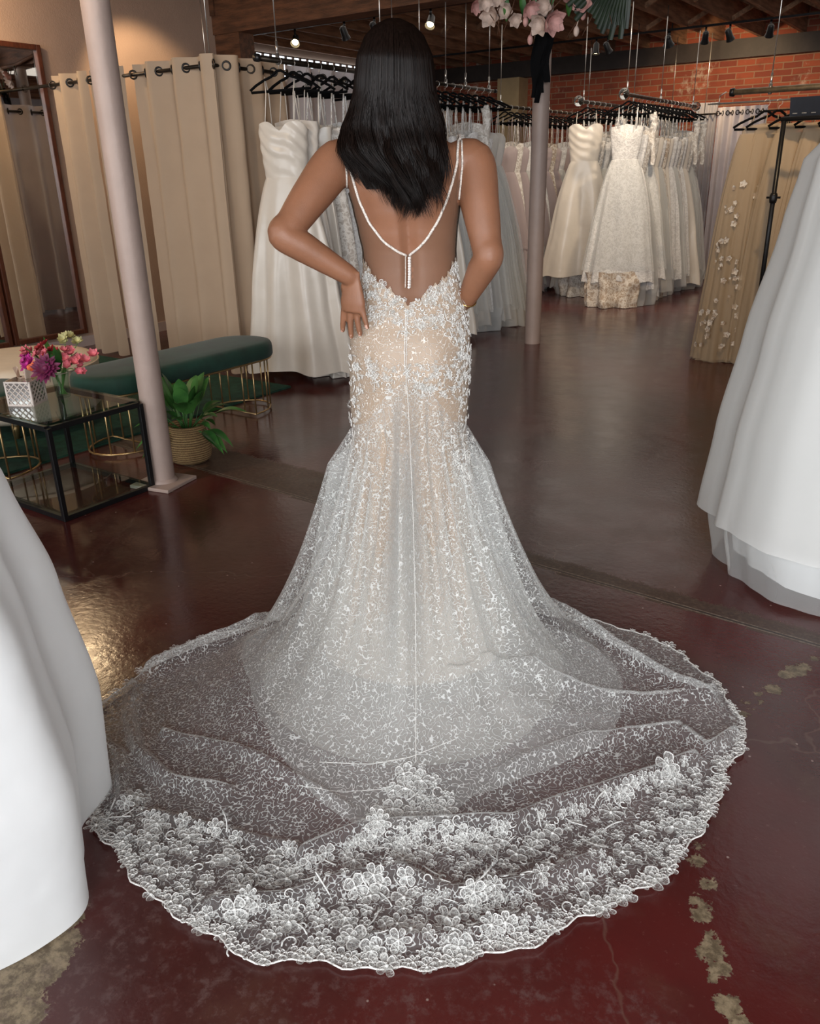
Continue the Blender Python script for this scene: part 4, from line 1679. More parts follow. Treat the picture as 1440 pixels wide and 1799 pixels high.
def bulb_lamp(x, y, z, label, power):
    t = thing('spotlight', label, 'spotlight', (x, y, z), 0, 'warm bulbs over the seating corner')
    m = MB()
    m.tube([(0, 0, 3.0 - z), (0, 0, .08)], .008, 8)
    m.tube([(0, 0, .10), (0, 0, .02)], [.02, .05], 16, caps=False)
    m.build('housing', M['black_metal'], t)
    m = MB()
    m.sphere((0, 0, 0), .03, 14)
    m.build('bulb', M['lamp_glow'], t)
    l = bpy.data.lights.new('bulb_light', 'POINT')
    l.energy = power
    l.color = WARM
    l.shadow_soft_size = .05
    o = bpy.data.objects.new('bulb_light', l)
    COL.objects.link(o)
    o.location = (x, y, z - .085)


bulb_lamp(-6.30, 3.68, 2.80, 'warm bulb high above the wall mirrors, mirrored in the floor', 34)
# lamps over the seating area and front (outside the picture but lighting it)
for i, (x, y, tx, ty, pw, a) in enumerate(((-5.9, 3.6, -6.78, 4.6, 26, 55), (-5.7, 5.3, -6.78, 5.9, 26, 60), (-3.2, 6.9, -4.3, 4.4, 34, 70), (-2.8, 1.2, -4.4, 3.6, 40, 80))):
    pass
spot('wall_wash_left', (-5.9, 3.3, 2.9), (-6.78, 3.9, 1.9), 20, WARM, 70)
spot('wall_wash_booth', (-6.0, 5.2, 2.9), (-6.78, 5.6, 1.9), 70, WARM, 80)
spot('seating_lamp', (-3.4, 1.6, 2.9), (-4.4, 3.6, .5), 60, (1.0, .72, .45), 90)
spot('booth_lamp', (-5.3, 2.4, 2.9), (-5.2, 4.4, 1.0), 75, (1.0, .72, .45), 90)
spot('right_rack_fill', (-1.0, 5.2, 2.9), (-1.4, 6.8, .8), 110, WARM, 80)  # added fill spot for the champagne skirts, no fixture
spot('far_rack_fill', (-2.6, 8.0, 2.9), (-3.4, 9.6, .8), 100, (1.0, .82, .62), 90)  # added fill spot to brighten the distant gowns, no fixture
spot('far_rack_fill_two', (-3.3, 7.6, 2.9), (-4.2, 9.9, .8), 90, (1.0, .82, .62), 90)  # second added fill for the distant gowns, also without a fixture
spot('brick_wash', (-3.5, 11.6, 2.85), (-3.6, 13.0, 2.2), 70, WARM, 110)
spot('brick_wash_right', (-1.2, 11.6, 2.85), (-1.2, 13.0, 2.2), 45, WARM, 110)

# ------------------------------------------------------------------ magnolia garland on the right column
t = thing('flower_garland', 'hanging magnolia garland with palm leaf and black ribbon at the column top', 'garland', (-3.26, 6.50, 2.40))


def mg(px_, py_, yv=6.28):
    """photo pixel on the vertical plane y = yv (building), local to the garland"""
    d_ = ray(px_, py_)
    d = L(*d_)
    tt = yv / d.y
    w = CAM + d * tt
    return w - Vector((-3.26, 6.50, 2.40))


rnd = random.Random(8)
for i, (x, y, r, mm) in enumerate(((835, 8, .07, 'blush_petal'), (862, 26, .09, 'pale_petal'), (888, 18, .07, 'pale_petal'), (905, 34, .06, 'pale_petal'), (930, 12, .08, 'blush_petal'),
                                   (948, 40, .085, 'pale_petal'), (968, 36, .10, 'blush_petal'), (1022, 6, .09, 'blush_petal'), (852, 2, .07, 'pale_petal'), (955, 10, .07, 'pale_petal'),
                                   (1000, -8, .09, 'blush_petal'), (876, -8, .08, 'pale_petal'))):
    m = MB()
    c = mg(x, y, 6.25 + rnd.uniform(-.08, .08))
    petal_flower(m, c, L(rnd.uniform(-.5, .5), -.8, rnd.uniform(-.7, .1)), r, 6, .85, .55, 2, i)
    m.build('magnolia_bloom', M[mm], t)
for i, (x, y) in enumerate(((923, 38), (931, 70), (1024, 26), (1012, 55))):
    m = MB()
    c = mg(x, y, 6.26)
    m.sphere(c, .035, 12, (.6, .6, 1.0))
    m.tube([c + Vector((0, 0, .03)), c + Vector((.03, .02, .16))], .004, 5)
    m.build('magnolia_bud', M['blush_petal'] if i != 3 else M['pale_petal'], t)
m = MB()   # twisting twigs
for k in range(12):
    a, b = mg(840 + k * 22, -10, 6.3), mg(850 + k * 19 + rnd.uniform(-30, 30), rnd.uniform(25, 75), 6.27)
    md = (a + b) / 2 + Vector((rnd.uniform(-.06, .06), 0, rnd.uniform(-.04, .04)))
    m.tube([a, md, b], [.006, .004, .002], 5)
m.tube([mg(820, -30, 6.45), mg(900, -22, 6.42), mg(960, -30, 6.45), mg(1100, -24, 6.42)], .02, 8)
m.build('twigs', M['wood'], t)
m = MB()   # fan palm leaf at right
cc = mg(1108, -85, 6.35)
for k in range(26):
    a = R(175 + 95 * k / 25)
    tip = cc + (L(math.cos(a), 0, 0) + Vector((0, 0, math.sin(a)))) * rnd.uniform(.44, .54)
    side = Vector((0, 0, 1)).cross((tip - cc).normalized()).normalized()
    sd = (tip - cc).cross(L(0, -1, 0)).normalized()

    def f(u, v, tip=tip, sd=sd):
        p_ = cc.lerp(tip, v)
        return p_ + sd * ((u - .5) * .075 * (v + .15) * (1.4 - v)) + L(0, -1, 0) * (abs(u - .5) * .02 + .0)
    m.grid(f, 2, 8)
m.build('palm_leaf', M['leaf_dark'], t)
m = MB()
for k in range(9):
    a = mg(860 + k * 28, -14, 6.33)
    b = mg(845 + k * 30 + rnd.uniform(-15, 15), rnd.uniform(12, 46), 6.33)
    sd = L(1, 0, 0)

    def f(u, v, a=a, b=b):
        return a.lerp(b, v) + sd * ((u - .5) * .05 * math.sin(PI * (.1 + .85 * v))) + L(0, -1, 0) * (abs(u - .5) * .02)
    m.grid(f, 2, 8)
m.build('leaves', M['leaf'], t)
m = MB()   # black ribbon tails hanging in front of the column
for k in range(6):
    x0 = 942 + 5 * k
    a, b = mg(x0 + 2, 30, 6.40), mg(x0 - 6 + 3 * math.sin(k), 172 - 9 * k + 18 * (k % 2), 6.44)
    sd = L(1, 0, 0)

    def f(u, v, a=a, b=b, k=k):
        return a.lerp(b, v) + sd * ((u - .5) * .045 + .012 * math.sin(v * 9 + k)) + L(0, -1, 0) * (.012 * math.sin(v * 7 + u * 3 + k))
    m.grid(f, 3, 14)
m.build('ribbon', M['velvet_black'], t)

# ------------------------------------------------------------------ foreground gowns at either side
gp['fgl'] = gown_parts(dict(base, seed=31, skirt='white_chiffon', bodice='white_chiffon', W=.56, D=.50, hem=.012, waist=1.42, top=1.78, ww=.15, wd=.10, bw=.18, bd=.10,
                            amp=.10, K=(7, 8, 11, 13), nu=260, nv=60, neck='vee', hz=HZ, scoop=0, prof=[(0, .53, .50), (.30, .55, .51), (.6, .515, .47), (.84, .47, .42), (1.15, .36, .30), (1.42, .15, .10)]))
gp['fgr'] = gown_parts(dict(base, seed=33, skirt='tulle_sheer', inner='white_chiffon', bodice='white_chiffon', W=.56, D=.5, hem=.02, waist=1.64, top=1.92, ww=.15, wd=.10, bw=.18, bd=.10,
                            prof=[(0, .53, .52), (.2, .57, .55), (.52, .54, .50), (.87, .49, .45), (1.22, .43, .38), (1.43, .40, .32), (1.64, .15, .10)],
                            amp=.13, K=(7, 9, 11, 13), nu=260, nv=60, pw=.85, neck='vee', hz=HZ, scoop=0, tier=.20, tier_mat='tulle_white'))
FL = L(-1.25, 1.36)
FR = L(1.70, 2.74)
place_gown(gp['fgl'], FL.x, FL.y, R(35), 'white chiffon gown hanging close at the left picture edge', None)
rail_set('hanging_rail', 'ceiling-hung rail of the white chiffon gown at left edge', (FL.x - .35, FL.y), (FL.x + .25, FL.y), ZR, .014, M['bronze'], (.5,))
hanger(FL.x, FL.y, ZR + .016, R(35), 'black velvet hanger of the gown at left edge', None)
place_gown(gp['fgr'], FR.x, FR.y, R(35), 'layered white tulle gown hanging close at the right picture edge', None)
rail_set('hanging_rail', 'ceiling-hung rail of the tulle gown at right edge', (FR.x - .2, FR.y), (FR.x + .5, FR.y), ZR, .014, M['bronze'], (.5,))
hanger(FR.x, FR.y, ZR + .016, R(35), 'black velvet hanger of the gown at right edge', None)

# ------------------------------------------------------------------ the woman
PY = 2.20
PO = Vector((0, PY, 0))
person = thing('person', 'woman seen from behind in a low-back lace wedding gown, hands on hips', 'person', L(0, PY), YAW)

# z: centre x, centre y, half width, half depth (viewer-aligned, y grows away from viewer)
BODY = [(0.60, .002, 2.205, .150, .110), (.75, .003, 2.203, .155, .118), (.83, .004, 2.200, .157, .122), (.92, .008, 2.196, .158, .126), (1.00, .010, 2.197, .1555, .120),
        (1.06, .011, 2.203, .146, .106), (1.12, .013, 2.210, .130, .092), (1.18, .014, 2.214, .118, .085), (1.22, .013, 2.213, .116, .086), (1.27, .010, 2.208, .122, .092),
        (1.32, .008, 2.202, .130, .098), (1.37, .006, 2.198, .140, .100), (1.42, .006, 2.196, .146, .092), (1.455, .006, 2.197, .132, .074), (1.485, .005, 2.198, .092, .056),
        (1.51, .002, 2.200, .054, .050)]


def ring_pt(z, phi, off=0.0):
    cx, cy, hw, hd = lerp(BODY, z)
    sn, cs = math.sin(phi), math.cos(phi)
    e = .92
    x = abs(sn) ** e * (1 if sn >= 0 else -1)
    y = abs(cs) ** e * (1 if cs >= 0 else -1)
    d = hd
    # seat
    k = math.exp(-((z - .93) / .075) ** 2)
    if cs > 0:
        d += k * (.016 * math.exp(-((sn - .45) / .32) ** 2) + .016 * math.exp(-((sn + .45) / .32) ** 2) - .004)
        # spine groove
        kk = max(0, min(1, (z - 1.10) / .06)) * max(0, min(1, (1.47 - z) / .08))
        d -= kk * .017 * math.exp(-(sn / .12) ** 2)
        # shoulder blades
        d += .010 * math.exp(-((z - 1.37) / .05) ** 2) * (math.exp(-((sn - .55) / .2) ** 2) + math.exp(-((sn + .55) / .2) ** 2))
    else:
        # bust
        kb = math.exp(-((z - 1.32) / .045) ** 2)
        d += kb * .045 * (math.exp(-((sn - .5) / .33) ** 2) + math.exp(-((sn + .5) / .33) ** 2))
    return Vector((cx + (hw + off) * x, cy - (d + off) * y, z))


def loft(mb, rings):
    n = len(rings[0])
    vs = [v for r_ in rings for v in r_]
    fs = [(i * n + j, i * n + (j + 1) % n, (i + 1) * n + (j + 1) % n, (i + 1) * n + j) for i in range(len(rings) - 1) for j in range(n)]
    fs.append(tuple(range(n))[::-1])
    fs.append(tuple((len(rings) - 1) * n + j for j in range(n)))
    mb.add(vs, fs)


def smooth_path(pts, rs, k=5):
    """Catmull-Rom through points with radii"""
    P = [Vector(p) for p in pts]
    o, r_ = [], []
    n = len(P)
    for i in range(n - 1):
        p0, p1, p2, p3 = P[max(i - 1, 0)], P[i], P[i + 1], P[min(i + 2, n - 1)]
        for j in range(k):
            t = j / k
            o.append(.5 * ((2 * p1) + (p2 - p0) * t + (2 * p0 - 5 * p1 + 4 * p2 - p3) * t * t + (3 * p1 - p0 - 3 * p2 + p3) * t ** 3))
            r_.append(rs[i] + (rs[i + 1] - rs[i]) * t)
    o.append(P[-1])
    r_.append(rs[-1])
    return o, r_


def limb(mb, pts, rs, n=20, k=6, flat=None, ref=None):
    o, r_ = smooth_path(pts, rs, k)
    # rounded ends
    d0 = (o[0] - o[1]).normalized()
    d1 = (o[-1] - o[-2]).normalized()
    o = [o[0] + d0 * r_[0] * .8] + o + [o[-1] + d1 * r_[-1] * .55, o[-1] + d1 * r_[-1] * .9]
    r_ = [r_[0] * .45] + r_ + [r_[-1] * .8, r_[-1] * .35]
    mb.tube(o, r_, n, flat=flat, ref=ref)


bm_ = MB()
zs = [.60 + .91 * i / 70 for i in range(71)]
loft(bm_, [[ring_pt(z, 2 * PI * j / 72) for j in range(72)] for z in zs])
# neck and head
limb(bm_, [(.004, 2.20, 1.46), (.0, 2.195, 1.51), (-.006, 2.185, 1.56)], [.058, .052, .052], 24)
HC = Vector((-.014, 2.175, 1.625))


def head_pt(u, v):
    th, ph = 2 * PI * u, PI * (v - .5)
    x = .073 * math.cos(ph) * math.sin(th)
    y = -.094 * math.cos(ph) * math.cos(th)
    z = .108 * math.sin(ph)
    front = max(0, -math.cos(th))
    if z < 0:
        x *= 1 - .35 * (-z / .108) * (1 - .2 * front)
        y *= 1 - .10 * (-z / .108)
        if front > 0:
            y += .006 * front
        z *= 1 + .12 * front
    # brow, eye sockets, nose, lips, chin on the far side
    fx = x / .073
    if math.cos(th) < -.3:
        y += .020 * math.exp(-(fx / .16) ** 2) * math.exp(-((z + .030) / .020) ** 2)
        y += .010 * math.exp(-(fx / .12) ** 2) * math.exp(-((z + .005) / .022) ** 2)
        y -= .008 * (math.exp(-((fx - .42) / .2) ** 2) + math.exp(-((fx + .42) / .2) ** 2)) * math.exp(-((z - .002) / .012) ** 2)
        y += .007 * math.exp(-(fx / .35) ** 2) * (math.exp(-((z + .060) / .006) ** 2) + math.exp(-((z + .072) / .006) ** 2))
        y += .008 * math.exp(-(fx / .3) ** 2) * math.exp(-((z + .098) / .014) ** 2)
    return HC + Vector((x, y, z))


bm_.grid(head_pt, 48, 32, True)
for sg in (-1, 1):
    bm_.sphere(HC + Vector((sg * .074, .004, -.012)), .03, 14, (.28, .6, 1.0))
# left arm: shoulder, elbow, wrist
shL_, elL, wrL = Vector((-.160, 2.20, 1.428)), py(497, 412, 2.08), py(616, 486, 2.105)
shR_, elR, wrR = Vector((.172, 2.20, 1.422)), py(858, 450, 2.11), py(818, 528, 2.20)


def arm(sh, el, wr, inner):
    up = sh.lerp(el, .45)
    fo = el.lerp(wr, .30)
    fo2 = el.lerp(wr, .72)
    limb(bm_, [inner, sh, up + (up - wr).normalized() * .004, sh.lerp(el, .82), el], [.052, .056, .048, .039, .036], 26, 7)
    limb(bm_, [sh.lerp(el, .86), el, fo, fo2, wr], [.036, .0375, .0365, .029, .0235], 24, 7)


arm(shL_, elL, wrL, Vector((-.105, 2.20, 1.415)))
arm(shR_, elR, wrR, Vector((.12, 2.20, 1.412)))


def hand(wr, d, side, nrm, curl, spread=.1, thumb=True, scale=1.0, thumb_dir=None):
    """wr wrist; d finger direction; side toward the thumb; nrm out of the back of the hand"""
    d, side, nrm = Vector(d).normalized(), Vector(side), Vector(nrm)
    side = (side - d * side.dot(d)).normalized()
    nrm = d.cross(side) if d.cross(side).dot(nrm) > 0 else side.cross(d)
    s = scale
    # palm: oval sections from wrist to knuckles
    pts = [wr - d * .02, wr, wr + d * .025 * s, wr + d * .055 * s, wr + d * .080 * s]
    bm_.tube(pts, [.022, .024, .031, .0385, .036], 22, flat=(1.0, .46), ref=side)
    nails = []
    lens = [.066, .074, .068, .054]
    for i in range(4):
        o_ = side * (.028 - .0188 * i) * s
        k0 = wr + d * (.074 - (.004 if i in (0, 2) else 0) - (.010 if i == 3 else 0)) * s + o_ + nrm * (-.001)
        dd = (d + side * (spread * (1.5 - i) * .5)).normalized()
        ln = lens[i] * s
        p = [k0]
        cur = dd.copy()
        for seg, fr in enumerate((.45, .31, .24)):
            ax = side
            cu = curl * (1.0 + .25 * seg) * (1 + .08 * i)
            cur = (cur - nrm * cu).normalized()
            p.append(p[-1] + cur * ln * fr)
        rr = [.0094, .0086, .0078, .0066]
        if i == 3:
            rr = [q * .88 for q in rr]
        limb(bm_, [k0 - dd * .012] + p, [.0098] + rr, 14, 4)
        nails.append((p[-1] + nrm * .0052 - cur * .001, cur, nrm))
    if thumb:
        td = Vector(thumb_dir).normalized() if thumb_dir else (d * .7 + side * .7).normalized()
        a = wr + d * .018 * s + side * .020 * s
        b = a + td * .040 * s
        c = b + (td * .7 + d * .35 - nrm * .25).normalized() * .030 * s
        e = c + (td * .5 + d * .5 - nrm * .25).normalized() * .024 * s
        limb(bm_, [a, b, c, e], [.0145, .0118, .0102, .0082], 14, 4)
        nails.append((e + nrm * .006, td, nrm))
    return nails


# left hand: on the hip, fingers pointing down, thumb wrapped to the front
nails = hand(wrL + Vector((.004, .0, -.006)), (-.03, .035, -1.0), (-.80, .60, 0), (-.60, -.80, .0), .05, .30, True, 1.0, (-.15, .9, -.35))
# right hand: over the front of the hip, out of sight
nails += hand(wrR + Vector((-.004, .012, -.004)), (-.40, .70, -.45), (-.2, .3, .8), (.75, .4, .1), .10, .08, True, .95, (-.5, .2, .5))
# legs (under the gown)
for sg in (-1, 1):
    limb(bm_, [(sg * .075, 2.20, .90), (sg * .082, 2.20, .72), (sg * .07, 2.205, .48), (sg * .066, 2.215, .32), (sg * .06, 2.215, .13), (sg * .06, 2.215, .085)],
         [.080, .076, .052, .050, .034, .030], 22)
    limb(bm_, [(sg * .06, 2.205, .085), (sg * .063, 2.26, .05), (sg * .066, 2.33, .028)], [.030, .030, .024], 16)
body = bm_.build('body', M['skin'], person, True, off=PO)
rm = body.modifiers.new('union', 'REMESH')
rm.mode = 'VOXEL'
rm.voxel_size = .0036
rm.use_smooth_shade = True
sm = body.modifiers.new('relax', 'SMOOTH')
sm.factor = .5
sm.iterations = 5
# bake the union so that body is a plain mesh
dg = bpy.context.evaluated_depsgraph_get()
me2 = bpy.data.meshes.new_from_object(body.evaluated_get(dg))
body.modifiers.clear()
body.data = me2
me2.polygons.foreach_set('use_smooth', [True] * len(me2.polygons))
m = MB()
for c, d, n_ in nails:
    d = d.normalized()
    s_ = d.cross(n_).normalized()
    n_ = s_.cross(d).normalized()
    m.grid(lambda u, v: c + d * (.0105 * (v - .6)) + s_ * (.0046 * (u - .5) * 2 * (1 - .25 * v)) + n_ * (.0012 - .0018 * (2 * u - 1) ** 2 - .001 * v * v), 6, 5)
m.build('fingernails', M['nail'], body, off=PO)
for sg in (-1, 1):
    m = MB()
    o_, r_ = smooth_path([(sg * .06, 2.19, .075), (sg * .062, 2.24, .058), (sg * .066, 2.30, .022), (sg * .066, 2.345, .016)], [.034, .036, .036, .022])
    m.tube(o_, r_, 16, flat=(.75, 1))
    m.tube([(sg * .06, 2.17, .07), (sg * .06, 2.175, .004)], [.014, .007], 10)
    m.build('shoe', M['shoe'], person, off=PO)

# ------------------------------------------------------------------ her gown
def gv(pts):
    return [gl(*p) for p in pts]


HEM = [(528, 1030), (430, 1110), (370, 1120), (300, 1150), (240, 1200), (165, 1250), (157, 1350), (165, 1450), (220, 1530), (330, 1630), (440, 1690), (560, 1700), (700, 1710),
       (800, 1700), (900, 1680), (1020, 1620), (1130, 1570), (1190, 1520), (1230, 1470), (1262, 1400), (1285, 1345), (1313, 1290), (1260, 1210), (1190, 1150), (1100, 1110), (1040, 1095)]
GC = Vector((0, 2.2, 0))


def polar(pts):
    o = []
    for p in gv(pts):
        dx, dy = p.x - GC.x, GC.y - p.y
        o.append((math.atan2(dx, dy), math.hypot(dx, dy)))
    return sorted(o)


hemR = polar(HEM[1:])
hemR = [(-PI, .36), (-2.4, .42)] + hemR + [(2.3, .45), (PI, .36)]
UND = [(432, 1120), (440, 1200), (470, 1280), (520, 1360), (600, 1440), (700, 1475), (770, 1450), (830, 1400), (920, 1370), (1040, 1320), (1085, 1270), (1090, 1190)]
undR = polar(UND)
undR = [(-PI, .33), (-2.3, .38)] + undR + [(2.2, .42), (PI, .33)]


def lin(tab, x):
    for p, q in zip(tab, tab[1:]):
        if x <= q[0]:
            t = (x - p[0]) / max(1e-6, q[0] - p[0])
            return p[1] + (q[1] - p[1]) * max(0, t)
    return tab[-1][1]


RIDGES = [([(540, 1515), (640, 1482), (760, 1475), (900, 1465), (1000, 1425), (1120, 1385), (1215, 1345)], .030, .022),
          ([(380, 1600), (520, 1590), (620, 1560), (700, 1545), (790, 1585), (920, 1570), (1050, 1520)], .024, .020),
          ([(236, 1215), (228, 1270), (245, 1335), (300, 1385), (400, 1410)], .026, .016),
          ([(290, 1300), (420, 1345), (530, 1405), (610, 1450)], .018, .012),
          ([(790, 1312), (900, 1275), (1050, 1262), (1180, 1238), (1250, 1225)], .026, .018),
          ([(880, 1395), (1000, 1340), (1100, 1310), (1190, 1290)], .024, .016),
          ([(262, 1190), (350, 1155), (450, 1130), (520, 1095)], .040, .022),
          ([(930, 1100), (1040, 1150), (1150, 1200), (1240, 1240)], .040, .024),
          ([(270, 1440), (400, 1470), (520, 1500)], .012, .012),
          ([(160, 1300), (215, 1340), (220, 1420)], .024, .018),
          ([(1290, 1300), (1240, 1330), (1200, 1300)], .030, .016),
          ([(660, 1660), (800, 1655), (950, 1620)], .016, .016)]
RD = [([gl(*p).xy for p in pts], h_, w_) for pts, h_, w_ in RIDGES]


def ground_h(p):
    q = Vector((p.x, p.y))
    h_ = 0.0
    for pts, hh, ww_ in RD:
        if min(a.y for a in pts) - .1 > q.y or max(a.y for a in pts) + .1 < q.y:
            continue
        d = min(dseg(q, a, b) for a, b in zip(pts, pts[1:]))
        if d < ww_ * 3:
            e = math.exp(-(d / ww_) ** 2)
            h_ = max(h_, hh * 1.35 * e)
    n1 = noise.noise(Vector((q.x * 5, q.y * 5, 1.3)))
    n2 = noise.noise(Vector((q.x * 13, q.y * 9, 7.7)))
    return h_ + .010 * max(0, n1 + .3) + .006 * max(0, n2 + .2)


def zstart(phi):
    a = abs(math.degrees(phi))
    return lerp([(0, .925), (10, .90), (45, .79), (90, .75), (135, .62), (180, .56)], a)[0]


def fold_amp(phi):
    def rg(x):
        return 1 - 2 * abs(math.sin(x / 2)) ** 1.1
    return .50 * rg(8 * phi + .4) + .40 * rg(13 * phi + 1.1) + .25 * rg(23 * phi + 2.0) + .20 * math.cos(5 * phi)


def drape(phi, v, R_, zs_, off, pw_add=0.0, folds=1.0, gh=1.0):
    m_ = min(1.0, v) ** 1.45
    rp = ring_pt(zs_, phi, off)
    hp = GC + Vector((math.sin(phi), -math.cos(phi), 0)) * R_
    rp0 = Vector((rp.x, rp.y, 0))
    pz = 1.55 + max(0, R_ - .33) * 2.75 + pw_add
    p_ = rp0.lerp(hp, m_)
    z = zs_ * (1 - m_) ** pz
    out = Vector((math.sin(phi), -math.cos(phi), 0))
    env = min(1, m_ / .05) * math.exp(-(m_ / .40) ** 2) if R_ > .5 else min(1, m_ / .3) * .8
    f = fold_amp(phi) * .078 * env * folds
    if folds > 1.25:
        f += fold_amp(phi * 1.15) * .024 * max(0, m_ - .25) * 2
    steep = min(1, z / .15)
    p_ = p_ + out * (f * steep)
    z += (f * .8 + .010 * env) * (1 - steep) * .8
    g_ = ground_h(p_) * min(1, m_ / .35) * gh
    edge = 1.0 if v < .97 else max(0.0, (1 - v) / .03)
    return Vector((p_.x, p_.y, max(.003, z) + g_ * (0.35 + .65 * edge)))


def hemscallop(phi):
    return .006 * math.sin(phi * 38) + .004 * math.sin(phi * 91 + 1) + .004 * math.sin(phi * 23 + 2)


# lined sheath
def ztop(phi):
    a = abs(math.degrees(phi))
    s_ = .0045 * math.sin(phi * 31) + .003 * math.sin(phi * 67 + 1)
    return lerp([(0, 1.098), (8, 1.112), (25, 1.140), (48, 1.165), (62, 1.192), (90, 1.21), (120, 1.28), (150, 1.345), (180, 1.33)], a)[0] + s_


def sheath(u, v):
    phi = (u - .5) * 2 * PI
    zt_, zk = ztop(phi), .74
    if v < .42:
        z = zt_ + (zk - zt_) * (v / .42)
        return ring_pt(z, phi, .0045)
    w = (v - .42) / .58
    p_ = drape(phi, w * .78, .34, zk, .0045, .25, .35, 0)
    return p_


m = MB()
m.grid(sheath, 260, 150, True)
gown = m.build('bridal_gown', M['sheath'], person, off=PO)
gown['label'] = 'ivory lace sheath over nude lining'

m = MB()
m.grid(lambda u, v: drape((u - .5) * 2 * PI, v, .44 + .07 * math.exp(-((u - .5) * 5) ** 2), min(.62, zstart((u - .5) * 2 * PI) - .05), .0052, .25, 1.2, 0), 300, 70, True)
m.build('petticoat', M['petticoat'], gown, off=PO)
m = MB()


def under(u, v):
    phi = (u - .5) * 2 * PI
    R_ = lin(undR, phi)
    p_ = drape(phi, v, R_, min(.72, zstart(phi) - .02), .006, 0, 1.3, .5)
    return p_ + Vector((0, 0, -.001 if v < .6 else .0))


m.grid(under, 360, 120, True)
us = m.build('underskirt', M['underskirt'], gown, off=PO)

m = MB()


def over(u, v):
    phi = (u - .5) * 2 * PI
    R_ = lin(hemR, phi) + hemscallop(phi) * min(1, v * 1.2)
    p_ = drape(phi, v, R_, zstart(phi), .0085, 0, 1.0, 1.0)
    return p_ + Vector((0, 0, .006 * v))


m.grid(over, 560, 260, True)
tv, tf = [Vector(v) for v in m.v], list(m.f)
train = m.build('train', M['overlay'], gown, off=PO)
train['label'] = 'sheer sequinned tulle train spread over the floor'

BV_T = BVHTree.FromPolygons(tv, tf)
gvv = [Vector(v) + PO for v in [vv.co for vv in gown.data.vertices]]
BV_G = BVHTree.FromPolygons(gvv, [tuple(p.vertices) for p in gown.data.polygons])
bvv = [vv.co + PO for vv in body.data.vertices]
BV_B = BVHTree.FromPolygons(bvv, [tuple(p.vertices) for p in body.data.polygons])


def hit(x, y, trees):
    d = ray(x, y)
    best = None
    for bt in trees:
        loc, nrm, idx, dist = bt.ray_cast(CAM, d)
        if loc is not None and (best is None or dist < best[2]):
            if nrm.dot(d) > 0:
                nrm = -nrm
            best = (loc, nrm, dist)
    return best


def in_poly(x, y, poly):
    c = False
    n = len(poly)
    for i in range(n):
        x1, y1 = poly[i]
        x2, y2 = poly[i - 1]
        if (y1 > y) != (y2 > y) and x < (x2 - x1) * (y - y1) / (y2 - y1) + x1:
            c = not c
    return c


def cordpath(mb, pts, r, trees, lift=.003, n=6, step=5):
    """a cord laid on a surface, following a line in the photo"""
    o = []
    for (x0, y0), (x1, y1) in zip(pts, pts[1:]):
        k = max(1, int(math.hypot(x1 - x0, y1 - y0) / step))
        for i in range(k):
            h_ = hit(x0 + (x1 - x0) * i / k, y0 + (y1 - y0) * i / k, trees)
            if h_:
                o.append(h_[0] + h_[1] * lift)
    h_ = hit(*pts[-1], trees)
    if h_:
        o.append(h_[0] + h_[1] * lift)
    if len(o) > 1:
        # relax
        for _ in range(2):
            o = [o[0]] + [(o[i - 1] + o[i] * 2 + o[i + 1]) / 4 for i in range(1, len(o) - 1)] + [o[-1]]
        mb.tube(o, r, n)


def blossom(mb, c, n_, r, rnd, petals=5):
    """corded lace flower lying on cloth: petals with raised rims"""
    a = n_.orthogonal().normalized()
    b = n_.cross(a)
    t0 = rnd.uniform(0, 6.28)
    for k in range(petals):
        t = t0 + 2 * PI * k / petals
        d = a * math.cos(t) + b * math.sin(t)
        s = n_.cross(d)
        W = r * rnd.uniform(3.0, 4.2) / petals
        L_ = r * rnd.uniform(.85, 1.1)
        cu = rnd.uniform(.0, .30)
        m1, ring = 7, []
        for j in range(m1):
            q = PI * j / (m1 - 1)
            ring.append((L_ * (.5 - .5 * math.cos(q)) + .05 * r, W * .5 * max(0.0, math.sin(q * (.55 + .45 * j / (m1 - 1)))) ** .8))
        outer = [(x_, y_) for x_, y_ in ring] + [(x_, -y_) for x_, y_ in ring[::-1][1:-1]]
        n2 = len(outer)
        sh = .84
        lift = .0016 + .0010 * (k % 2)
        vs = [c + d * (L_ * .55) + n_ * (.0008 + cu * L_ * .3)]
        for x_, y_ in outer:
            vs.append(c + d * x_ + s * y_ + n_ * (lift + .0012 + cu * x_ * .8))
        for x_, y_ in outer:
            vs.append(c + d * (L_ * .55 + (x_ - L_ * .55) * sh) + s * (y_ * sh) + n_ * (lift + .0004 + cu * x_ * .8))
        fs, mi = [], []
        for j in range(n2):
            j2 = (j + 1) % n2
            fs += [(1 + j, 1 + j2, 1 + n2 + j2, 1 + n2 + j), (1 + n2 + j, 1 + n2 + j2, 0)]
            mi += [0, 1]
        mb.add(vs, fs, mi)
    mb.sphere(c + n_ * .003, r * .17, 6)


def leafspray(mb, c, n_, r, rnd):
    a = n_.orthogonal().normalized()
    b = n_.cross(a)
    t = rnd.uniform(0, 6.28)
    d = a * math.cos(t) + b * math.sin(t)
    s = n_.cross(d)
    curve = rnd.uniform(-.7, .7)
    pts = [c + d * (r * 2 * q) + s * (curve * r * 2 * q * q) + n_ * .003 for q in (0, .25, .5, .75, 1)]
    mb.tube(pts, r * .05 + .0006, 4)
    for q in (1, 2, 3, 4):
        for sg in (-1, 1):
            p0 = pts[q]
            dd = (d * .6 + s * sg * .8).normalized()
            l_ = r * .55
            ss = n_.cross(dd)
            mb.add([p0, p0 + dd * l_ * .5 + ss * l_ * .22 + n_ * .001, p0 + dd * l_ + n_ * .002, p0 + dd * l_ * .5 - ss * l_ * .22 + n_ * .001], [(0, 1, 2, 3)], 1)


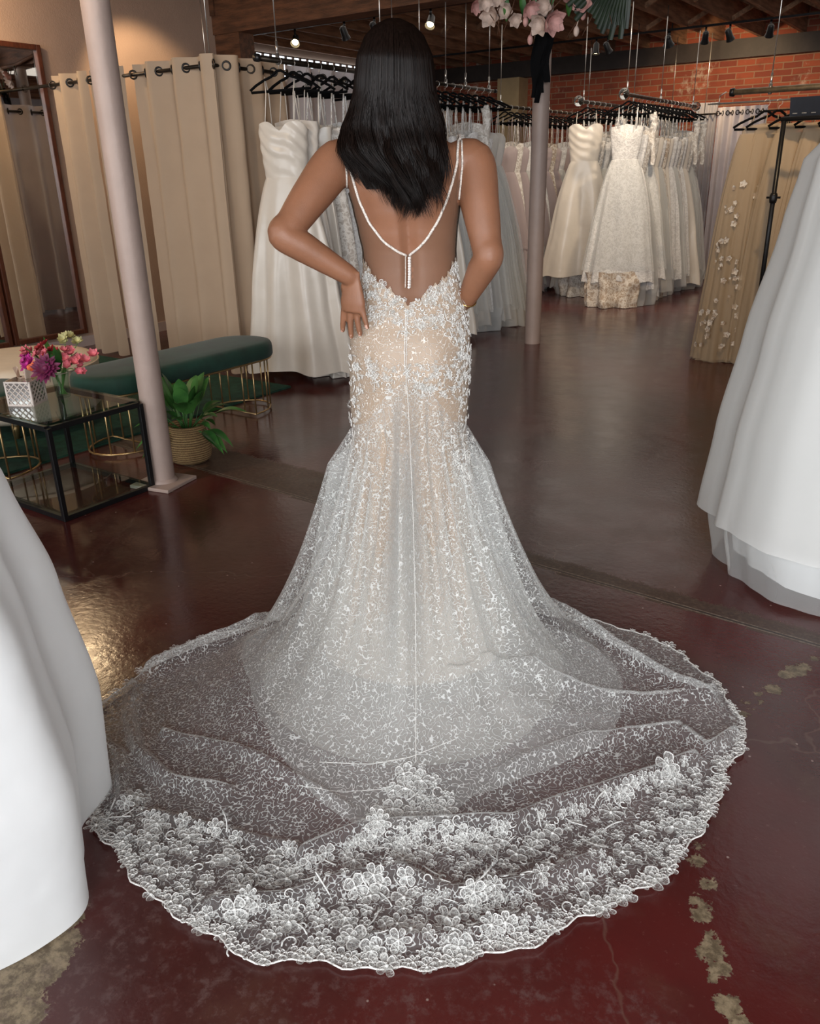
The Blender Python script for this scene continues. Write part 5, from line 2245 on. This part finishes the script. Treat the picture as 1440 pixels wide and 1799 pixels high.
def swirl(mb, c, n_, r, rnd):
    a = n_.orthogonal().normalized()
    b = n_.cross(a)
    t0 = rnd.uniform(0, 6.28)
    sg = rnd.choice((-1, 1))
    pts = []
    for i in range(10):
        q = i / 9
        t = t0 + sg * q * 4.6
        rr = r * (1 - .72 * q)
        pts.append(c + (a * math.cos(t) + b * math.sin(t)) * rr + n_ * .0025)
    mb.tube(pts, .0013 + r * .03, 4)


def scatter(name, poly, n, rmin, rmax, seed, trees, mind=.6, kinds=(.5, .25, .25), parent=None, fade=None, holes=()):
    rnd = random.Random(seed)
    xs_ = [p[0] for p in poly]
    ys_ = [p[1] for p in poly]
    mb = MB()
    done = []
    tries = 0
    while len(done) < n and tries < n * 25:
        tries += 1
        x, y = rnd.uniform(min(xs_), max(xs_)), rnd.uniform(min(ys_), max(ys_))
        if not in_poly(x, y, poly) or any(in_poly(x, y, h_) for h_ in holes):
            continue
        if fade and rnd.random() > fade(x, y):
            continue
        h_ = hit(x, y, trees)
        if not h_:
            continue
        r = rmin + (rmax - rmin) * rnd.random() ** 1.8
        if any((h_[0] - c).length < (r + rr) * mind for c, rr in done):
            continue
        done.append((h_[0], r))
        k = rnd.random()
        c, n_ = h_[0] + h_[1] * .0015, h_[1]
        if k < kinds[0]:
            blossom(mb, c, n_, r, rnd, rnd.choice((4, 5, 6, 8)))
            if r > .028:
                blossom(mb, c + n_ * .005, n_, r * .55, rnd, 5)
        elif k < kinds[0] + kinds[1] and in_poly(x + (x - 700) * .06, y + 34, poly) or (k < kinds[0] + kinds[1] and y < 1000):
            leafspray(mb, c, n_, r, rnd)
        else:
            swirl(mb, c, n_, r * .6, rnd)
    o = mb.build(name, [M['applique_hem' if name in ('hem_lace', 'centre_lace') else 'applique'], M['applique_net']], parent, off=PO)
    return o


TR = [BV_T]
BAND = [(158, 1360), (200, 1395), (300, 1420), (360, 1440), (480, 1480), (610, 1500), (760, 1480), (920, 1440), (1080, 1385), (1190, 1330), (1270, 1340), (1262, 1410), (1228, 1475), (1190, 1525),
        (1125, 1575), (1020, 1625), (900, 1684), (800, 1704), (700, 1714), (560, 1704), (440, 1694), (330, 1634), (220, 1534), (166, 1452)]
scatter('hem_lace', BAND, 500, .010, .034, 5, TR, .50, (.62, .22, .16), gown)
CENT = [(600, 1500), (650, 1430), (690, 1370), (715, 1330), (745, 1350), (790, 1390), (830, 1440), (860, 1490), (780, 1500)]
scatter('centre_lace', CENT, 90, .008, .03, 6, TR, .45, (.65, .2, .15), gown)
# lace border following the hem edge
m = MB()
rnd = random.Random(77)
for k in range(150):
    phi = -1.75 + 3.5 * k / 149
    R_ = lin(hemR, phi) - .004
    pz = over(.5 + phi / (2 * PI), .992)
    if abs(phi) > 1.25 and k % 2:
        continue
    if rnd.random() < .75:
        blossom(m, Vector((pz.x, pz.y, max(.008, pz.z + .002))), Vector((0, 0, 1)), rnd.uniform(.008, .020), rnd, rnd.choice((4, 5, 6)))
    else:
        blossom(m, Vector((pz.x, pz.y, max(.008, pz.z + .002))), Vector((0, 0, 1)), rnd.uniform(.014, .026), rnd, 8)
m.build('hem_edge_lace', [M['applique'], M['applique_net']], gown, off=PO)
# bound edge of the train
m = MB()
m.tube([over(k / 420, .999) + Vector((0, 0, .001)) for k in range(420)], .0022, 5, closed=True)
m.build('hem_binding', M['applique'], gown, off=PO)

GT = [BV_G, BV_T]
UP = [(646, 468), (660, 462), (672, 480), (690, 500), (712, 522), (735, 505), (760, 482), (785, 470), (800, 458), (812, 500), (822, 560), (822, 640), (800, 610), (775, 585), (745, 575),
      (722, 590), (705, 592), (690, 575), (665, 570), (640, 560), (632, 530), (640, 490)]
scatter('neckline_lace', UP, 360, .004, .0135, 21, GT, .42, (.45, .2, .35), gown)
BELT = [(622, 640), (660, 628), (705, 640), (740, 640), (790, 630), (822, 610), (822, 700), (815, 720), (770, 690), (745, 700), (725, 690), (712, 655), (690, 680), (672, 690), (650, 668), (625, 668)]
scatter('hip_lace', BELT, 160, .005, .013, 22, GT, .42, (.45, .25, .3), gown)
scatter('side_lace', [(808, 560), (824, 560), (826, 700), (830, 800), (828, 840), (805, 850), (790, 790), (770, 780), (800, 740), (806, 680), (790, 640)], 110, .005, .014, 23, GT, .42, (.45, .3, .25), gown)
scatter('side_lace', [(616, 600), (632, 640), (640, 700), (632, 760), (612, 790), (618, 700)], 50, .005, .012, 24, GT, .42, (.4, .35, .25), gown)
m = MB()
cordpath(m, [(712, 524), (712, 560), (711, 600), (710, 650)], .0011, GT)
cordpath(m, [(716, 524), (715, 560), (714, 600), (713, 650)], .0009, GT)
cordpath(m, [(713, 655), (718, 760), (724, 900), (728, 1050), (730, 1200), (730, 1340)], .0009, GT, .002)
m.build('back_seam', M['applique'], gown, off=PO)
# horizontal seams faintly visible through the train
m = MB()
cordpath(m, [(560, 1338), (650, 1342), (720, 1330), (800, 1298)], .0011, TR, -.002)
cordpath(m, [(520, 1380), (600, 1390), (690, 1385)], .0009, TR, -.002)
m.build('tulle_seam', M['applique'], gown, off=PO)

# straps and illusion back
ALLB = [BV_B]
m = MB()
cordpath(m, [(612, 248), (613, 275), (620, 310), (632, 352), (650, 392), (674, 424), (700, 443), (713, 449)], .0032, ALLB, .003, 8, 4)
cordpath(m, [(806, 246), (802, 285), (793, 320), (782, 355), (768, 388), (750, 418), (733, 438), (718, 449)], .0032, ALLB, .003, 8, 4)
m.build('back_strap', M['cord'], gown, off=PO)
m = MB()
cordpath(m, [(608, 250), (607, 280), (609, 320), (612, 352)], .0024, ALLB, .003, 8, 4)
cordpath(m, [(811, 248), (812, 280), (811, 320), (808, 350)], .0024, ALLB, .003, 8, 4)
m.build('side_strap', M['cord'], gown, off=PO)
# front halves of the straps, over the shoulder
m = MB()
for sg, px0 in ((-1, (610, 249)), (1, (808, 247))):
    h_ = hit(*px0, ALLB)
    if h_:
        o_, _ = smooth_path([h_[0] + h_[1] * .003, h_[0] + Vector((0, .05, .012)), Vector((h_[0].x * .9, 2.285, 1.42)), Vector((h_[0].x * .75, 2.305, 1.35))], [1] * 4)
        m.tube(o_, .003, 6)
m.build('front_strap', M['cord'], gown, off=PO)
m = MB()


def phz(p_):
    cx_, cy_, a_w, a_d = lerp(BODY, p_.z)
    return math.atan2((p_.x - cx_) / a_w, (cy_ - p_.y) / a_d), p_.z


NETEDGE = []
for pts_ in ([(612, 352), (609, 320), (607, 280), (612, 262), (613, 275), (620, 310), (632, 352), (650, 392), (674, 424), (700, 443), (713, 449)],
             [(718, 449), (733, 438), (750, 418), (768, 388), (782, 355), (793, 320), (802, 285), (806, 262), (812, 280), (811, 320), (808, 350)]):
    for q_ in pts_:
        h_ = hit(*q_, [BV_B])
        if h_:
            NETEDGE.append(phz(h_[0]))
NETEDGE = sorted(NETEDGE)
NETEDGE = [(R(-92), 1.33)] + [q for q in NETEDGE if abs(q[0]) < R(88)] + [(R(92), 1.33)]


def illusion(u, v):
    # net hugging the lower back between strap line and lace, both sides meeting at the button placket
    phi = R(-91) + R(182) * u
    zt_ = lin(NETEDGE, phi)
    zb = ztop(phi) - .006
    return ring_pt(zb + (zt_ - zb) * v, phi, .0018)


m.grid(illusion, 160, 40)
m.build('illusion_net', M['nude_net'], gown, off=PO)
# front of the bodice
m = MB()


def frontb(u, v):
    phi = R(92) + R(176) * u
    zt_ = 1.36 + .02 * math.sin(u * PI * 2) ** 2
    return ring_pt(1.19 + (zt_ - 1.19) * v, phi, .006)


m.grid(frontb, 60, 20)
m.build('bodice_front', M['sheath'], gown, off=PO)
# pearl buttons down the placket
for k in range(12):
    h_ = hit(717, 453 + k * 4.8, [BV_B, BV_G])
    if h_:
        m = MB()
        m.sphere(h_[0] + h_[1] * .0055, .0038, 10)
        m.build('button', M['pearl'], gown, off=PO)
m = MB()
cordpath(m, [(711, 450), (711, 480), (711, 506)], .0011, [BV_B, BV_G])
cordpath(m, [(722, 450), (722, 480), (721, 506)], .0008, [BV_B, BV_G])
m.build('placket', M['cord'], gown, off=PO)
# bracelet on the right wrist
m = MB()
dv = (wrR - elR).normalized()
a_ = dv.orthogonal().normalized()
b_ = dv.cross(a_)
c_ = wrR - dv * .006
m.tube([c_ + (a_ * math.cos(2 * PI * i / 28) + b_ * math.sin(2 * PI * i / 28)) * .0262 for i in range(28)], .0022, 6, closed=True)
m.build('bracelet', M['gold_thin'], person, off=PO)

# ------------------------------------------------------------------ hair
HAIR = [  # z, centre x, centre y, half width, half depth toward viewer
    (1.27, .024, 2.085, .040, .018), (1.31, .018, 2.090, .066, .022), (1.35, .006, 2.095, .086, .028), (1.40, -.006, 2.102, .102, .034), (1.455, -.018, 2.115, .112, .040),
    (1.50, -.018, 2.135, .110, .052), (1.55, -.016, 2.155, .100, .082), (1.60, -.014, 2.168, .093, .102), (1.65, -.013, 2.174, .087, .106), (1.69, -.013, 2.176, .071, .088),
    (1.715, -.013, 2.178, .048, .060), (1.728, -.013, 2.180, .026, .034), (1.7345, -.013, 2.180, .001, .001)]


def hair_pt(z, al, k=1.0):
    cx, cy, hw, hd = lerp(HAIR, z)
    back = math.cos(al)
    y = cy - hd * back * k if back > 0 else cy - hd * back * k * (1.15 if z > 1.52 else .2)
    # never inside the body
    return Vector((cx + hw * k * math.sin(al), y, z))


def backlimit(p, gap):
    if p.z < 1.5:
        d = Vector((0, 1, 0))
        loc, nrm, idx, dist = BV_B.ray_cast(Vector((p.x, 1.7, p.z)), d)
        if loc is not None and p.y > loc.y - gap:
            p.y = loc.y - gap
    return p


m = MB()
rnd = random.Random(5)


def shell(u, v):
    al = -2.0 + 4.0 * u
    z = 1.734 - (1.734 - 1.37) * v ** 1.3
    p = hair_pt(z, al, .96)
    p = backlimit(p, .004)
    n_ = noise.noise(Vector((al * 9, z * 2.5, 3)))
    return p + Vector((math.sin(al), -math.cos(al), 0)) * (.006 * n_)


m.grid(shell, 90, 60)
hair = m.build('hair', M['hair'], person, off=PO)
m = MB()
NCL = 110
cl = []
for c in range(NCL):
    al = -1.95 + 3.9 * (c + rnd.random()) / NCL
    cl.append((al, rnd.uniform(0, 6.28), rnd.uniform(.010, .034), rnd.uniform(7, 14), rnd.uniform(-.03, .035)))
LV = 26
for s_ in range(5200):
    c = rnd.randrange(NCL)
    al0, ph, wa, wf, end = cl[c]
    da = rnd.gauss(0, .05)
    al = al0 + da
    k = rnd.uniform(.93, 1.03)
    # length profile: longest near the middle right, layered towards the sides
    zt_ = 1.312 + .050 * (abs(al - .22)) ** 1.5 + end + rnd.uniform(0, .02)
    if rnd.random() < .34:
        zt_ += rnd.uniform(.02, .17)
    if abs(al) > 1.55:
        zt_ = max(zt_, 1.40 + rnd.uniform(0, .05))
    z0 = 1.7345
    pts, rs = [], []
    tipx = rnd.gauss(0, .006) + (.02 * rnd.random() ** 2 if al0 > .6 else 0)
    for i in range(LV):
        q = i / (LV - 1)
        if q < .16:
            # over the crown, sampled by angle rather than by height
            th = (q / .16) * PI / 2 * .72
            z = 1.62 + .1145 * math.cos(th)
        else:
            z = 1.62 + .1145 * math.cos(PI / 2 * .72) - (1.62 + .1145 * math.cos(PI / 2 * .72) - zt_) * ((q - .16) / .84)
        z = min(z, z0)
        sp = 1 if z > 1.5 else 1 - .55 * ((1.5 - z) / (1.5 - zt_ + .001)) ** 2
        aa = al0 + da * sp
        p = hair_pt(z, aa, k)
        low = max(0.0, min(1.0, (1.58 - z) / .25))
        wv = math.sin(ph + (1.6 - z) * wf * 2.2)
        p.x += wa * low * wv + tipx * low
        p.y -= wa * .8 * low * (1 + math.cos(ph + (1.6 - z) * wf * 2.0))
        p.x += .016 * low * math.sin((1.55 - z) * 16 + al0 * 2)
        p = backlimit(p, .006)
        pts.append(p)
        rs.append(.0011 * (1 - .85 * max(0, (q - .75) / .25)))
    m.tube(pts, rs, 3, caps=False)
m.build('hair_strands', M['hair'], hair, off=PO)
